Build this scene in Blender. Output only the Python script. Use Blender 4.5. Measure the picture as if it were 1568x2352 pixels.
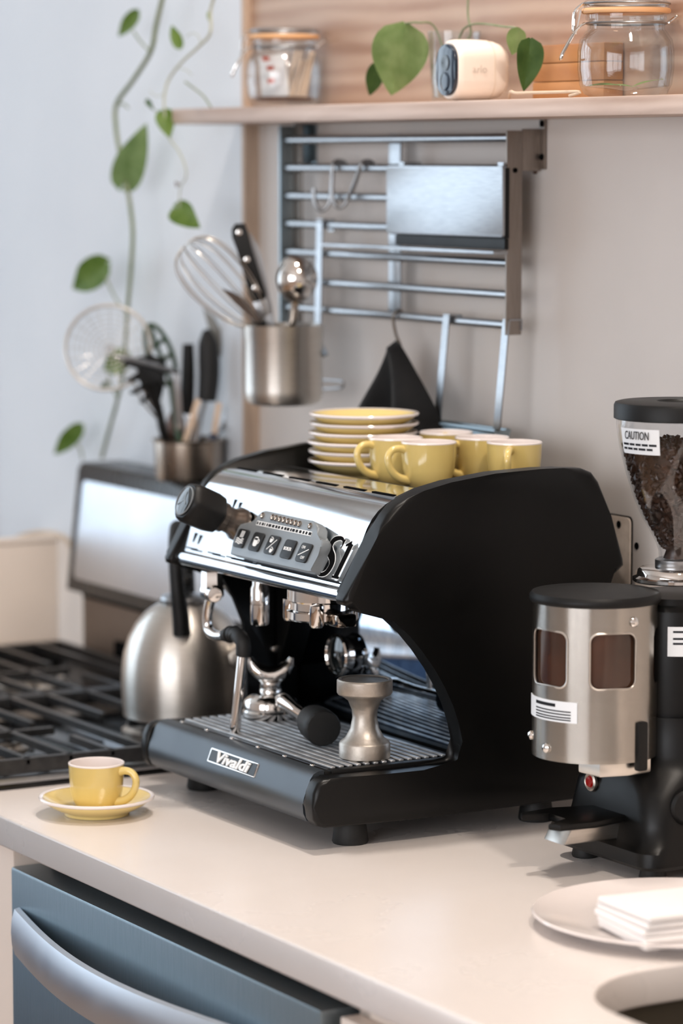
import bpy, bmesh, math, random
from mathutils import Vector, Matrix
random.seed(7)
scene = bpy.context.scene
C = scene.collection
PI = math.pi
for o in list(bpy.data.objects):
    bpy.data.objects.remove(o)

# ------------------------------------------------------------------ camera, world, lights, exposure
cam_d = bpy.data.cameras.new('camera'); cam = bpy.data.objects.new('camera', cam_d); C.objects.link(cam)
cam.location = (2.82295, -1.60678, 1.62)
cam.rotation_euler = (math.radians(83.6461), 0, math.radians(59.9844))
cam_d.sensor_fit = 'HORIZONTAL'; cam_d.sensor_width = 24.0; cam_d.lens = 111.751
cam_d.clip_start = .05
cam_d.dof.use_dof = True; cam_d.dof.focus_distance = 3.32; cam_d.dof.aperture_fstop = 3.3
scene.camera = cam

world = bpy.data.worlds.new('world'); scene.world = world; world.use_nodes = True
wn = world.node_tree.nodes['Background']
wn.inputs[0].default_value = (.78, .89, 1.0, 1); wn.inputs[1].default_value = 1.0

def area(name, loc, rot, sx, sy, power, col):
    d = bpy.data.lights.new(name, 'AREA'); d.shape = 'RECTANGLE'; d.size = sx; d.size_y = sy
    d.energy = power; d.color = col
    o = bpy.data.objects.new(name, d); C.objects.link(o); o.location = loc; o.rotation_euler = rot
    return o
# daylight entering through the wide left window; the front one is added fill
area('daylight_left', (-3.30, -1.62, 1.78), (math.radians(90), 0, math.radians(-90)), 2.9, 2.2, 42, (.74, .87, 1.0))
area('fill_front', (2.3, -3.66, 1.70), (math.radians(90), 0, 0), 3.4, 1.6, 94, (.97, .97, 1.0))  # unseen source, added to lift the walls and front faces
scene.view_settings.view_transform = 'Standard'
scene.view_settings.look = 'None'
scene.view_settings.exposure = 0.0
scene.view_settings.gamma = 1.0
scene.view_settings.use_curve_mapping = False

# ------------------------------------------------------------------ materials
def lin(c):
    r = []
    for v in c:
        v = v / 255.0
        r.append(v / 12.92 if v <= .04045 else ((v + .055) / 1.055) ** 2.4)
    return (r[0], r[1], r[2], 1)
def mat(name, col, rough=.5, metal=0, col2=None, scale=30, bump=0, bscale=None, stretch=(1, 1, 1), spec=.5, coat=0, rvar=.06, trans=0, sheen=0, aniso=0):
    m = bpy.data.materials.new(name); m.use_nodes = True
    nt = m.node_tree; b = nt.nodes['Principled BSDF']
    b.inputs['Base Color'].default_value = lin(col); b.inputs['Roughness'].default_value = rough
    b.inputs['Metallic'].default_value = metal; b.inputs['Specular IOR Level'].default_value = spec
    b.inputs['Coat Weight'].default_value = coat; b.inputs['Coat Roughness'].default_value = .08
    if trans: b.inputs['Transmission Weight'].default_value = trans
    if sheen: b.inputs['Sheen Weight'].default_value = sheen
    if aniso:
        b.inputs['Anisotropic'].default_value = aniso; b.inputs['Anisotropic Rotation'].default_value = .25; tg_ = nt.nodes.new('ShaderNodeTangent'); tg_.direction_type = 'RADIAL'; tg_.axis = 'Z'
        nt.links.new(tg_.outputs[0], b.inputs['Tangent'])
    tc = nt.nodes.new('ShaderNodeTexCoord'); mp = nt.nodes.new('ShaderNodeMapping'); mp.inputs['Scale'].default_value = stretch
    nz = nt.nodes.new('ShaderNodeTexNoise'); nz.inputs['Scale'].default_value = scale; nz.inputs['Detail'].default_value = 5
    nt.links.new(tc.outputs['Object'], mp.inputs[0]); nt.links.new(mp.outputs[0], nz.inputs['Vector'])
    if rvar:
        mr = nt.nodes.new('ShaderNodeMapRange')
        mr.inputs['To Min'].default_value = max(0, rough - rvar); mr.inputs['To Max'].default_value = min(1, rough + rvar)
        nt.links.new(nz.outputs['Fac'], mr.inputs['Value']); nt.links.new(mr.outputs[0], b.inputs['Roughness'])
    if col2:
        mx = nt.nodes.new('ShaderNodeMix'); mx.data_type = 'RGBA'
        rp = nt.nodes.new('ShaderNodeMapRange'); rp.inputs['From Min'].default_value = .35; rp.inputs['From Max'].default_value = .65
        nt.links.new(nz.outputs['Fac'], rp.inputs['Value']); nt.links.new(rp.outputs[0], mx.inputs['Factor'])
        mx.inputs['A'].default_value = lin(col); mx.inputs['B'].default_value = lin(col2)
        nt.links.new(mx.outputs['Result'], b.inputs['Base Color'])
    if bump:
        n2 = nt.nodes.new('ShaderNodeTexNoise'); n2.inputs['Scale'].default_value = bscale or scale; n2.inputs['Detail'].default_value = 4
        nt.links.new(mp.outputs[0], n2.inputs['Vector'])
        bp = nt.nodes.new('ShaderNodeBump'); bp.inputs['Strength'].default_value = bump; bp.inputs['Distance'].default_value = .002
        nt.links.new(n2.outputs['Fac'], bp.inputs['Height']); nt.links.new(bp.outputs[0], b.inputs['Normal'])
    return m
def glass(name, tint=(252, 253, 254), ior=1.35, rough=.02):
    m = bpy.data.materials.new(name); m.use_nodes = True; nt = m.node_tree
    nt.nodes.remove(nt.nodes['Principled BSDF']); out = nt.nodes['Material Output']
    tr = nt.nodes.new('ShaderNodeBsdfTransparent'); tr.inputs[0].default_value = lin(tint)
    gl = nt.nodes.new('ShaderNodeBsdfGlossy'); gl.inputs['Roughness'].default_value = rough
    fr = nt.nodes.new('ShaderNodeMapRange'); lw = nt.nodes.new('ShaderNodeLayerWeight'); lw.inputs[0].default_value = .25
    fr.inputs['To Min'].default_value = .03; fr.inputs['To Max'].default_value = (ior - 1) * 1.0
    nt.links.new(lw.outputs['Facing'], fr.inputs['Value'])
    mx = nt.nodes.new('ShaderNodeMixShader')
    nz = nt.nodes.new('ShaderNodeTexNoise'); nz.inputs['Scale'].default_value = 14
    bp = nt.nodes.new('ShaderNodeBump'); bp.inputs['Strength'].default_value = .05; bp.inputs['Distance'].default_value = .002
    nt.links.new(nz.outputs['Fac'], bp.inputs['Height']); nt.links.new(bp.outputs[0], gl.inputs['Normal'])
    nt.links.new(fr.outputs[0], mx.inputs[0]); nt.links.new(tr.outputs[0], mx.inputs[1]); nt.links.new(gl.outputs[0], mx.inputs[2])
    nt.links.new(mx.outputs[0], out.inputs[0])
    return m
def wood(name, c1, c2, scale=3.0, stretch=(.6, 6, 6), rough=.5):
    m = bpy.data.materials.new(name); m.use_nodes = True; nt = m.node_tree; b = nt.nodes['Principled BSDF']
    tc = nt.nodes.new('ShaderNodeTexCoord'); mp = nt.nodes.new('ShaderNodeMapping'); mp.inputs['Scale'].default_value = stretch
    nz = nt.nodes.new('ShaderNodeTexNoise'); nz.inputs['Scale'].default_value = scale; nz.inputs['Detail'].default_value = 7; nz.inputs['Distortion'].default_value = 1.4
    wv = nt.nodes.new('ShaderNodeTexWave'); wv.inputs['Scale'].default_value = scale * 1.2; wv.inputs['Distortion'].default_value = 5; wv.inputs['Detail'].default_value = 3; wv.bands_direction = 'Z'
    nt.links.new(tc.outputs['Object'], mp.inputs[0]); nt.links.new(mp.outputs[0], nz.inputs['Vector']); nt.links.new(mp.outputs[0], wv.inputs['Vector'])
    ad = nt.nodes.new('ShaderNodeMath'); ad.operation = 'MULTIPLY_ADD'; ad.inputs[1].default_value = .2
    nt.links.new(wv.outputs['Fac'], ad.inputs[0]); nt.links.new(nz.outputs['Fac'], ad.inputs[2])
    cr = nt.nodes.new('ShaderNodeValToRGB'); cr.color_ramp.elements[0].position = .38; cr.color_ramp.elements[1].position = .88
    cr.color_ramp.elements[0].color = lin(c1); cr.color_ramp.elements[1].color = lin(c2)
    nt.links.new(ad.outputs[0], cr.inputs[0]); nt.links.new(cr.outputs[0], b.inputs['Base Color'])
    b.inputs['Roughness'].default_value = rough
    return m
def perforated(name, c1, c2, scale):
    m = mat(name, c1, .45, .3); nt = m.node_tree; b = nt.nodes['Principled BSDF']
    tc = nt.nodes.new('ShaderNodeTexCoord'); ck = nt.nodes.new('ShaderNodeTexVoronoi'); ck.inputs['Scale'].default_value = scale; ck.inputs['Randomness'].default_value = 0
    nt.links.new(tc.outputs['Object'], ck.inputs['Vector'])
    cr = nt.nodes.new('ShaderNodeValToRGB'); cr.color_ramp.elements[0].position = .34; cr.color_ramp.elements[1].position = .4
    cr.color_ramp.elements[0].color = lin(c2); cr.color_ramp.elements[1].color = lin(c1)
    nt.links.new(ck.outputs['Distance'], cr.inputs[0]); nt.links.new(cr.outputs[0], b.inputs['Base Color'])
    return m
def leafmat(name, c1, c2, tr=.4):
    m = mat(name, c1, .45, col2=c2, scale=45, rvar=.08); nt = m.node_tree; b = nt.nodes['Principled BSDF']; out = nt.nodes['Material Output']
    t = nt.nodes.new('ShaderNodeBsdfTranslucent'); mx = nt.nodes.new('ShaderNodeMixShader'); mx.inputs[0].default_value = tr
    nt.links.new(b.inputs['Base Color'].links[0].from_socket, t.inputs[0])
    nt.links.new(b.outputs[0], mx.inputs[1]); nt.links.new(t.outputs[0], mx.inputs[2]); nt.links.new(mx.outputs[0], out.inputs[0])
    return m
def emit(name, col, strength):
    m = bpy.data.materials.new(name); m.use_nodes = True; b = m.node_tree.nodes['Principled BSDF']
    b.inputs['Base Color'].default_value = lin(col); b.inputs['Emission Color'].default_value = lin(col); b.inputs['Emission Strength'].default_value = strength
    return m

M = dict(
    wall=mat('cream_wall_paint', (216, 209, 204), .75, col2=(211, 204, 199), scale=4, bump=.05, bscale=180),
    panel=mat('white_wall_paint', (220, 224, 229), .6, col2=(214, 219, 225), scale=3),
    reveal=mat('beige_wood_edge', (196, 172, 152), .6, col2=(180, 156, 136), scale=20, stretch=(8, 8, 1)),
    ceil=mat('ceiling_paint', (240, 236, 230), .8),
    floor=wood('floor_boards', (120, 92, 70), (165, 130, 100), 2.0),
    quartz=mat('white_quartz', (230, 222, 217), .28, col2=(225, 216, 210), scale=5, rvar=.04),
    cream=mat('cream_lacquer', (232, 218, 206), .45),
    sideboard=mat('cream_cabinet', (238, 222, 208), .55),
    steel=mat('brushed_steel', (208, 202, 195), .34, 1, col2=(200, 194, 186), scale=40, stretch=(1, 1, 18), rvar=.04, aniso=.75),
    doser=mat('spun_steel_drum', (226, 220, 212), .26, 1, col2=(220, 214, 206), scale=20, rvar=.03, aniso=.75),
    steelh=mat('brushed_steel_flat', (170, 172, 174), .3, 1, col2=(158, 160, 164), scale=60, stretch=(1, 20, 20)),
    steelv=mat('brushed_steel_upright', (158, 172, 180), .4, 1, col2=(148, 164, 172), scale=40, stretch=(20, 20, 1)),
    polished=mat('polished_sheet_steel', (214, 217, 220), .1, 1, col2=(202, 207, 211), scale=24, rvar=.05),
    screen=mat('satin_panel_steel', (206, 210, 216), .42, 1, col2=(200, 204, 211), scale=8),
    mirror=mat('mirror_splash_steel', (196, 206, 218), .035, 1, col2=(160, 174, 190), scale=36, rvar=.03),
    chrome=mat('chrome', (226, 222, 218), .05, 1, rvar=.02),
    bracket=mat('taupe_bracket_steel', (150, 140, 132), .4, .8, col2=(138, 128, 120), scale=40, stretch=(20, 20, 1)),
    slat=mat('worn_slat_steel', (222, 224, 226), .5, .8, col2=(180, 182, 184), scale=40),
    barsteel=mat('satin_handle_steel', (212, 218, 226), .42, 1),
    dullsteel=mat('worn_cast_steel', (200, 193, 185), .46, 1, col2=(178, 170, 160), scale=60, bump=.12, bscale=200),
    darkchrome=mat('dark_chrome', (168, 158, 148), .08, 1, rvar=.03),
    black=mat('black_satin_plastic', (11, 11, 11), .48, rvar=.05, bump=.03, bscale=900, spec=.3),
    blackshell=mat('black_shell_coating', (5, 5, 5), .36, rvar=.05, bump=.04, bscale=1200, spec=.28),
    traygrey=mat('graphite_tray_front', (72, 78, 84), .36, .6, rvar=.04, bump=.03, bscale=1200),
    keypad=mat('grey_keypad', (132, 138, 142), .42, .3, rvar=.04),
    button=mat('black_rubber_button', (24, 26, 28), .45),
    rubber=mat('black_rubber', (22, 22, 22), .6, bump=.1, bscale=200),
    iron=mat('cast_iron', (36, 36, 37), .34, .2, col2=(50, 49, 49), scale=90, bump=.25, bscale=400),
    enamel=mat('black_enamel', (16, 16, 17), .14, rvar=.05),
    frame=mat('black_gloss_frame', (10, 14, 18), .28, rvar=.05, spec=.3),
    chin=mat('taupe_trim_metal', (122, 108, 98), .45, .5),
    yellow=mat('yellow_glaze', (222, 196, 122), .16, coat=.6, rvar=.03),
    yellow2=mat('pale_yellow_glaze', (234, 210, 140), .16, coat=.6, rvar=.03),
    white=mat('white_glaze', (240, 230, 226), .14, coat=.5, rvar=.03),
    whitemat=mat('white_matt_plastic', (246, 234, 222), .4),
    paper=mat('white_paper', (240, 235, 232), .8, bump=.1, bscale=150),
    labelw=mat('label_paper', (232, 236, 240), .5),
    ink=mat('dark_ink', (40, 42, 46), .9, spec=.1),
    inkb=mat('black_ink', (12, 12, 13), .95, spec=.05),
    print=mat('white_print', (238, 240, 240), .6),
    shelf=wood('acacia_shelf', (168, 140, 122), (216, 194, 180), 2.6, (.9, 7, 7)),
    board=wood('acacia_board', (158, 120, 96), (208, 180, 158), 2.2, (.8, 1, 5)),
    amber=wood('amber_wood', (158, 100, 54), (200, 146, 94), 3, (.6, 3, 3)),
    stick=mat('light_wood_stick', (226, 202, 180), .6, col2=(212, 184, 158), scale=40, stretch=(6, 6, 1)),
    brownwood=mat('dark_wood', (104, 74, 60), .5, col2=(84, 58, 46), scale=40),
    crock=mat('worn_crock_steel', (176, 164, 152), .26, 1, col2=(150, 138, 126), scale=12, aniso=.75),
    leaf=leafmat('leaf_green', (118, 150, 66), (146, 172, 92)),
    leafd=leafmat('leaf_dark_green', (72, 106, 54), (92, 124, 66), .3),
    leafb=leafmat('leaf_pale_green', (172, 194, 138), (146, 172, 112), .45),
    stem=mat('vine_stem', (112, 124, 88), .6, col2=(134, 140, 112), scale=60),
    stemp=mat('pale_vine_stem', (176, 178, 158), .6),
    greenplastic=mat('dark_green_nylon', (50, 74, 52), .45),
    navy=mat('navy_plastic', (26, 40, 66), .4),
    beans=mat('coffee_beans', (62, 36, 20), .35, col2=(34, 20, 12), scale=70, rvar=.1),
    grounds=mat('ground_coffee', (52, 32, 20), .9, bump=.4, bscale=300),
    amberglass=mat('brown_window', (72, 44, 30), .1, spec=.6, col2=(52, 34, 24), scale=14),
    glass=glass('clear_glass'),
    jarglass=glass('jar_glass', (250, 252, 253), 1.42),
    water=glass('water', (248, 251, 248), 1.2),
    gasket=mat('orange_rubber_gasket', (226, 176, 128), .5),
    knobclear=mat('smoked_collar', (92, 84, 78), .18, .6),
    cloth=mat('black_cloth', (16, 16, 19), .85, bump=.5, bscale=60, sheen=.15),
    red=mat('red_indicator', (150, 16, 12), .25),
    tag=mat('red_print', (196, 80, 50), .6),
    navycab=mat('navy_cabinet', (62, 98, 142), .5),
    outlet=mat('worn_wall_plate', (228, 216, 205), .6, col2=(196, 182, 170), scale=34),
    cable=mat('beige_cable', (206, 184, 160), .5),
    brownframe=mat('brown_frame', (96, 80, 68), .6),
    greysteel=mat('grey_spatula_steel', (138, 138, 134), .5, 0),
    blade=mat('dark_blade', (96, 86, 80), .3, .9),
    tray=perforated('perforated_cup_tray', (66, 54, 44), (10, 9, 8), 95),
    sink=mat('taupe_sink', (128, 118, 100), .5, col2=(118, 108, 92), scale=20),
    lens=mat('camera_glass', (22, 40, 58), .06, spec=.9, rvar=.02),
    gaugeface=mat('gauge_glass', (20, 24, 24), .05, spec=.9, rvar=.02),
    lamp=emit('warm_lamp', (255, 226, 190), 6.0),
)

# ------------------------------------------------------------------ builders (all coordinates are world metres)
ORG = {}
def thing(name, label, cat, loc, group=None):
    o = bpy.data.objects.new(name, None); C.objects.link(o); o.location = loc; o.empty_display_size = .05
    o['label'] = label; o['category'] = cat
    if group: o['group'] = group
    ORG[o] = Vector(loc)
    return o
def tag(o, label, cat, group=None):
    o['label'] = label; o['category'] = cat
    if group: o['group'] = group
    return o
def fin(name, bm, m, parent=None, smooth=True, loc=None, recalc=True, kind=None, label=None, sharp=38):
    if recalc: bmesh.ops.recalc_face_normals(bm, faces=bm.faces)
    me = bpy.data.meshes.new(name)
    if parent is not None: off = ORG[parent]
    else:
        if loc is None:
            xs = [v.co for v in bm.verts]
            loc = (sum(v.x for v in xs) / len(xs), sum(v.y for v in xs) / len(xs), min(v.z for v in xs))
        off = Vector(loc)
    bmesh.ops.translate(bm, verts=bm.verts, vec=-off)
    bm.to_mesh(me); bm.free()
    if smooth:
        me.polygons.foreach_set('use_smooth', [True] * len(me.polygons))
        try: me.set_sharp_from_angle(angle=math.radians(sharp))
        except Exception: pass
    me.materials.append(m)
    o = bpy.data.objects.new(name, me); C.objects.link(o)
    if parent is not None: o.parent = parent
    else: o.location = off
    ORG[o] = off
    if kind: o['kind'] = kind
    if label: o['label'] = label
    return o
def struct(o):
    o['kind'] = 'structure'; return o
def a_box(bm, x, y, z, bev=0, seg=2, rot=None, piv=None):
    vs = bmesh.ops.create_cube(bm, size=1)['verts']
    c = Vector(((x[0] + x[1]) / 2, (y[0] + y[1]) / 2, (z[0] + z[1]) / 2))
    bmesh.ops.scale(bm, verts=vs, vec=(abs(x[1] - x[0]), abs(y[1] - y[0]), abs(z[1] - z[0])))
    bmesh.ops.translate(bm, verts=vs, vec=c)
    if bev:
        es = list({e for v in vs for e in v.link_edges})
        r = bmesh.ops.bevel(bm, geom=es, offset=bev, segments=seg, profile=.6, affect='EDGES', clamp_overlap=True)
        vs = list({v for f in r['faces'] for v in f.verts} | {v for v in vs if v.is_valid})
    if rot is not None:
        bmesh.ops.rotate(bm, verts=vs, cent=piv or c, matrix=rot)
def box(name, x, y, z, m, parent=None, bev=.002, seg=2, rot=None, piv=None, **k):
    bm = bmesh.new(); a_box(bm, x, y, z, bev, seg, rot, piv); return fin(name, bm, m, parent, **k)
def frame_of(d):
    d = Vector(d).normalized()
    u = d.cross(Vector((0, 0, 1)))
    if u.length < 1e-4: u = Vector((1, 0, 0))
    u.normalize(); return u, d.cross(u).normalized(), d
def a_lathe(bm, prof, org, axis=(0, 0, 1), seg=40, a0=0, a1=2 * PI):
    if tuple(axis) == (0, 0, 1): u, v, d = Vector((1, 0, 0)), Vector((0, 1, 0)), Vector((0, 0, 1))
    else: u, v, d = frame_of(axis)
    org = Vector(org); full = abs(a1 - a0 - 2 * PI) < 1e-6
    n = seg if full else seg + 1; rings = []
    for r, h in prof:
        if r < 1e-6: rings.append([bm.verts.new(org + d * h)])
        else:
            rings.append([bm.verts.new(org + d * h + (u * math.cos(a0 + (a1 - a0) * i / seg) + v * math.sin(a0 + (a1 - a0) * i / seg)) * r) for i in range(n)])
    for a, b in zip(rings, rings[1:]):
        for i in range(seg):
            j = (i + 1) % n
            if len(a) == 1 and len(b) == 1: continue
            if len(a) == 1: bm.faces.new((a[0], b[i], b[j]))
            elif len(b) == 1: bm.faces.new((a[i], a[j], b[0]))
            else: bm.faces.new((a[i], a[j], b[j], b[i]))
def lathe(name, prof, org, m, parent=None, axis=(0, 0, 1), seg=40, **k):
    bm = bmesh.new(); a_lathe(bm, prof, org, axis, seg); return fin(name, bm, m, parent, **k)
def catmull(pts, n):
    if n <= 1 or len(pts) < 3: return [Vector(p) for p in pts]
    P = [Vector(p) for p in pts]; out = []
    for i in range(len(P) - 1):
        p0 = P[max(i - 1, 0)]; p1 = P[i]; p2 = P[i + 1]; p3 = P[min(i + 2, len(P) - 1)]
        for k in range(n):
            t = k / n
            out.append(.5 * ((2 * p1) + (p2 - p0) * t + (2 * p0 - 5 * p1 + 4 * p2 - p3) * t * t + (3 * p1 - p0 - 3 * p2 + p3) * t ** 3))
    out.append(P[-1]); return out
def a_tube(bm, pts, r, seg=10, n=6, closed=False, cap=True, flat=None):
    rr = r if isinstance(r, (list, tuple)) else None
    if closed: P = [Vector(p) for p in pts]
    else: P = catmull(pts, n)
    N = len(P); rings = []
    up = None
    for i, p in enumerate(P):
        if closed: t = (P[(i + 1) % N] - P[i - 1]).normalized()
        else: t = (P[min(i + 1, N - 1)] - P[max(i - 1, 0)]).normalized()
        if up is None: u, v, _ = frame_of(t)
        else:
            u = up - t * up.dot(t)
            u = u.normalized() if u.length > 1e-6 else frame_of(t)[0]
            v = t.cross(u).normalized()
        up = u
        if rr:
            f = i / max(N - 1, 1) * (len(rr) - 1); k = min(int(f), len(rr) - 2); rad = rr[k] + (rr[k + 1] - rr[k]) * (f - k)
        else: rad = r
        rings.append([bm.verts.new(p + (u * math.cos(2 * PI * j / seg) + v * math.sin(2 * PI * j / seg)) * rad) for j in range(seg)])
    m = N if closed else N - 1
    for i in range(m):
        a = rings[i]; b = rings[(i + 1) % N]
        for j in range(seg): bm.faces.new((a[j], a[(j + 1) % seg], b[(j + 1) % seg], b[j]))
    if cap and not closed:
        bm.faces.new(rings[0]); bm.faces.new(rings[-1])
def tube(name, pts, r, m, parent=None, seg=10, n=6, closed=False, **k):
    bm = bmesh.new(); a_tube(bm, pts, r, seg, n, closed); return fin(name, bm, m, parent, **k)
def a_prism(bm, poly, fn, t0, t1, bev=0, seg=2):
    A = [bm.verts.new(fn(a, b, t0)) for a, b in poly]; B = [bm.verts.new(fn(a, b, t1)) for a, b in poly]
    fa = bm.faces.new(A); fb = bm.faces.new(B[::-1]); n = len(poly)
    for i in range(n): bm.faces.new((A[i], B[i], B[(i + 1) % n], A[(i + 1) % n]))
    if bev:
        es = list(set(fa.edges) | set(fb.edges))
        bmesh.ops.bevel(bm, geom=es, offset=bev, segments=seg, profile=.5, affect='EDGES', clamp_overlap=True)
def YZ(a, b, t): return Vector((t, a, b))
def XY(a, b, t): return Vector((a, b, t))
def XZ(a, b, t): return Vector((a, t, b))
def prism(name, poly, fn, t0, t1, m, parent=None, bev=0, seg=2, **k):
    bm = bmesh.new(); a_prism(bm, poly, fn, t0, t1, bev, seg); return fin(name, bm, m, parent, **k)
def a_bar(bm, p0, p1, w, h, side=None, bev=0):
    p0 = Vector(p0); p1 = Vector(p1); d = (p1 - p0).normalized()
    if side is None: s, u, _ = frame_of(d)
    else:
        s = Vector(side); s = (s - d * s.dot(d)).normalized(); u = d.cross(s).normalized()
    poly = [(-w / 2, -h / 2), (w / 2, -h / 2), (w / 2, h / 2), (-w / 2, h / 2)]
    L = (p1 - p0).length
    a_prism(bm, poly, lambda a, b, t: p0 + s * a + u * b + d * t, 0, L, bev)
def bar(name, p0, p1, w, h, m, parent=None, side=None, bev=0, **k):
    bm = bmesh.new(); a_bar(bm, p0, p1, w, h, side, bev); return fin(name, bm, m, parent, **k)
def rrect(w, h, r, n=5, cx=0, cy=0):
    pts = []
    for (sx, sy, a) in ((1, 1, 0), (-1, 1, 90), (-1, -1, 180), (1, -1, 270)):
        for i in range(n + 1):
            t = math.radians(a + 90 * i / n); pts.append((cx + sx * (w / 2 - r) + r * math.cos(t), cy + sy * (h / 2 - r) + r * math.sin(t)))
    return pts
def text(name, s, size, fn, m, parent=None, align='CENTER', ext=.0003, shear=0, bold=0, sx=1.0, **k):
    cu = bpy.data.curves.new('t', 'FONT'); cu.body = s; cu.size = size; cu.align_x = align; cu.align_y = 'CENTER'
    cu.shear = shear; cu.extrude = ext; cu.offset = bold; cu.resolution_u = 3
    ob = bpy.data.objects.new('t', cu); C.objects.link(ob)
    dg = bpy.context.evaluated_depsgraph_get(); me = bpy.data.meshes.new_from_object(ob.evaluated_get(dg))
    bm = bmesh.new(); bm.from_mesh(me)
    bpy.data.objects.remove(ob); bpy.data.curves.remove(cu); bpy.data.meshes.remove(me)
    for v in bm.verts: v.co = fn(v.co.x * sx, v.co.y, v.co.z + ext)
    return fin(name, bm, m, parent, smooth=False, **k)
def copy_tree(o, loc, rz=0, label=None, parent=None):
    c = o.copy(); C.objects.link(c); ORG[c] = Vector(loc)
    if parent is not None: c.parent = parent
    else:
        c.location = loc; c.rotation_euler = (0, 0, rz)
        if label: c['label'] = label
    for ch in list(o.children):
        if ch is not c: copy_tree(ch, ch.location, 0, None, c)
    return c
def a_leaf(bm, base, tip, width, nrm, fold=.22, droop=.12, heart=.12, n=12, asym=0):
    base = Vector(base); tip = Vector(tip); d = tip - base; L = d.length; d.normalize()
    nv = Vector(nrm); nv = (nv - d * nv.dot(d)).normalized(); s = nv.cross(d).normalized()
    rows = []
    cols = (-1, -.66, -.33, 0, .33, .66, 1)
    for i in range(n + 1):
        t = i / n
        w = width / 2 * (math.sin(PI * min(1, t ** .62 * .985 + .015)) ** .85)
        row = []
        for c in cols:
            back = -heart * L * abs(c) ** 1.3 * max(0, 1 - t * 2.2)
            wave = .06 * width * math.sin(t * 9 + c * 2)
            p = base + d * (L * t + back) + s * (c * w * (1 + asym * c)) + nv * (fold * abs(c) * w - droop * L * (t - .35) ** 2 + wave * abs(c) * .5)
            row.append(bm.verts.new(p))
        rows.append(row)
    for a, b in zip(rows, rows[1:]):
        for j in range(len(cols) - 1): bm.faces.new((a[j], a[j + 1], b[j + 1], b[j]))
def leaf(name, base, tip, width, m, parent=None, nrm=(.86, -.5, .1), **k):
    kw = {q: k.pop(q) for q in ('fold', 'droop', 'heart', 'asym') if q in k}
    bm = bmesh.new(); a_leaf(bm, base, tip, width, nrm, **kw)
    bmesh.ops.solidify(bm, geom=list(bm.faces), thickness=.0007)
    return fin(name, bm, m, parent, **k)
def cyl_patch(name, org, r, a0, a1, z0, z1, m, parent, thick=.0006, n=16, **k):
    bm = bmesh.new(); g = []
    rf = r if callable(r) else (lambda z: r)
    nz = 6
    for off in (0, thick):
        lay = []
        for j in range(nz + 1):
            z = z0 + (z1 - z0) * j / nz
            lay.append([bm.verts.new((org[0] + (rf(z) + off) * math.cos(a0 + (a1 - a0) * i / n), org[1] + (rf(z) + off) * math.sin(a0 + (a1 - a0) * i / n), z)) for i in range(n + 1)])
        g.append(lay)
    for lay in g:
        for j in range(nz):
            for i in range(n): bm.faces.new((lay[j][i], lay[j][i + 1], lay[j + 1][i + 1], lay[j + 1][i]))
    for j in range(nz):
        for i in (0, n): bm.faces.new((g[0][j][i], g[0][j + 1][i], g[1][j + 1][i], g[1][j][i]))
    for i in range(n):
        for j in (0, nz): bm.faces.new((g[0][j][i], g[0][j][i + 1], g[1][j][i + 1], g[1][j][i]))
    return fin(name, bm, m, parent, **k)

# ------------------------------------------------------------------ room
Z0 = .90
WY = .43
floor = struct(box('floor', (-3.2, 4.6), (-3.6, .6), (-.05, 0), M['floor'], bev=0))
struct(box('ceiling', (-3.2, 4.6), (-3.6, .6), (3.0, 3.06), M['ceil'], bev=0))
wb = struct(box('wall_back', (-3.2, 4.6), (WY, .6), (0, 3.0), M['wall'], bev=0))
def holed_wall(name, holes, axis, c0, c1, a0, a1):
    bm = bmesh.new()
    xs = sorted({a0, a1} | {h[0] for h in holes} | {h[1] for h in holes}); zs = sorted({0, 3.0} | {h[2] for h in holes} | {h[3] for h in holes})
    for i in range(len(xs) - 1):
        for j in range(len(zs) - 1):
            cx, cz = (xs[i] + xs[i + 1]) / 2, (zs[j] + zs[j + 1]) / 2
            if any(h[0] < cx < h[1] and h[2] < cz < h[3] for h in holes): continue
            if axis == 'x': a_box(bm, (xs[i], xs[i + 1]), (c0, c1), (zs[j], zs[j + 1]))
            else: a_box(bm, (c0, c1), (xs[i], xs[i + 1]), (zs[j], zs[j + 1]))
    return struct(fin(name, bm, M['wall'], smooth=False))
holed_wall('wall_left', [(-3.0, -.25, .70, 2.86)], 'y', -3.22, -3.12, -3.5, .6)
holed_wall('wall_front', [(.6, 4.0, .9, 2.45)], 'x', -3.6, -3.5, -3.22, 4.6)
struct(box('wall_right', (4.5, 4.6), (-3.5, .6), (0, 3.0), M['wall'], bev=0))
def window(name, horiz, a0, a1, c, z0, z1, nm):
    bm = bmesh.new()
    for (p, q, r, s) in [(a0, a1, z0, z0 + .05), (a0, a1, z1 - .05, z1)] : 
        a_box(bm, (p, q) if horiz else (c - .02, c + .02), (c - .02, c + .02) if horiz else (p, q), (r, s))
    for i in range(nm + 1):
        x = a0 + (a1 - a0) * i / nm; lo, hi = max(a0, x - .025), min(a1, x + .025)
        a_box(bm, (lo, hi) if horiz else (c - .02, c + .02), (c - .02, c + .02) if horiz else (lo, hi), (z0 + .05, z1 - .05))
    return struct(fin(name, bm, M['panel'], smooth=False))
window('window_1', False, -3.0, -.25, -3.17, .70, 2.86, 3)
window('window_2', True, .6, 4.0, -3.55, .9, 2.45, 3)  # unseen window, placed and narrowed to carry the added fill

# white wall panel behind the range, proud of the cream wall, with its beige edge
wp = struct(box('wall_stove', (-1.76, -.93), (.408, WY), (.0, 3.0), M['panel'], bev=0))
struct(box('trim_1', (-.93, -.922), (.408, WY), (.0, 3.0), M['reveal'], bev=0))
struct(box('trim_2', (-1.86, -1.762), (.395, WY), (0, 3.0), M['brownframe'], bev=.002))

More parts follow.
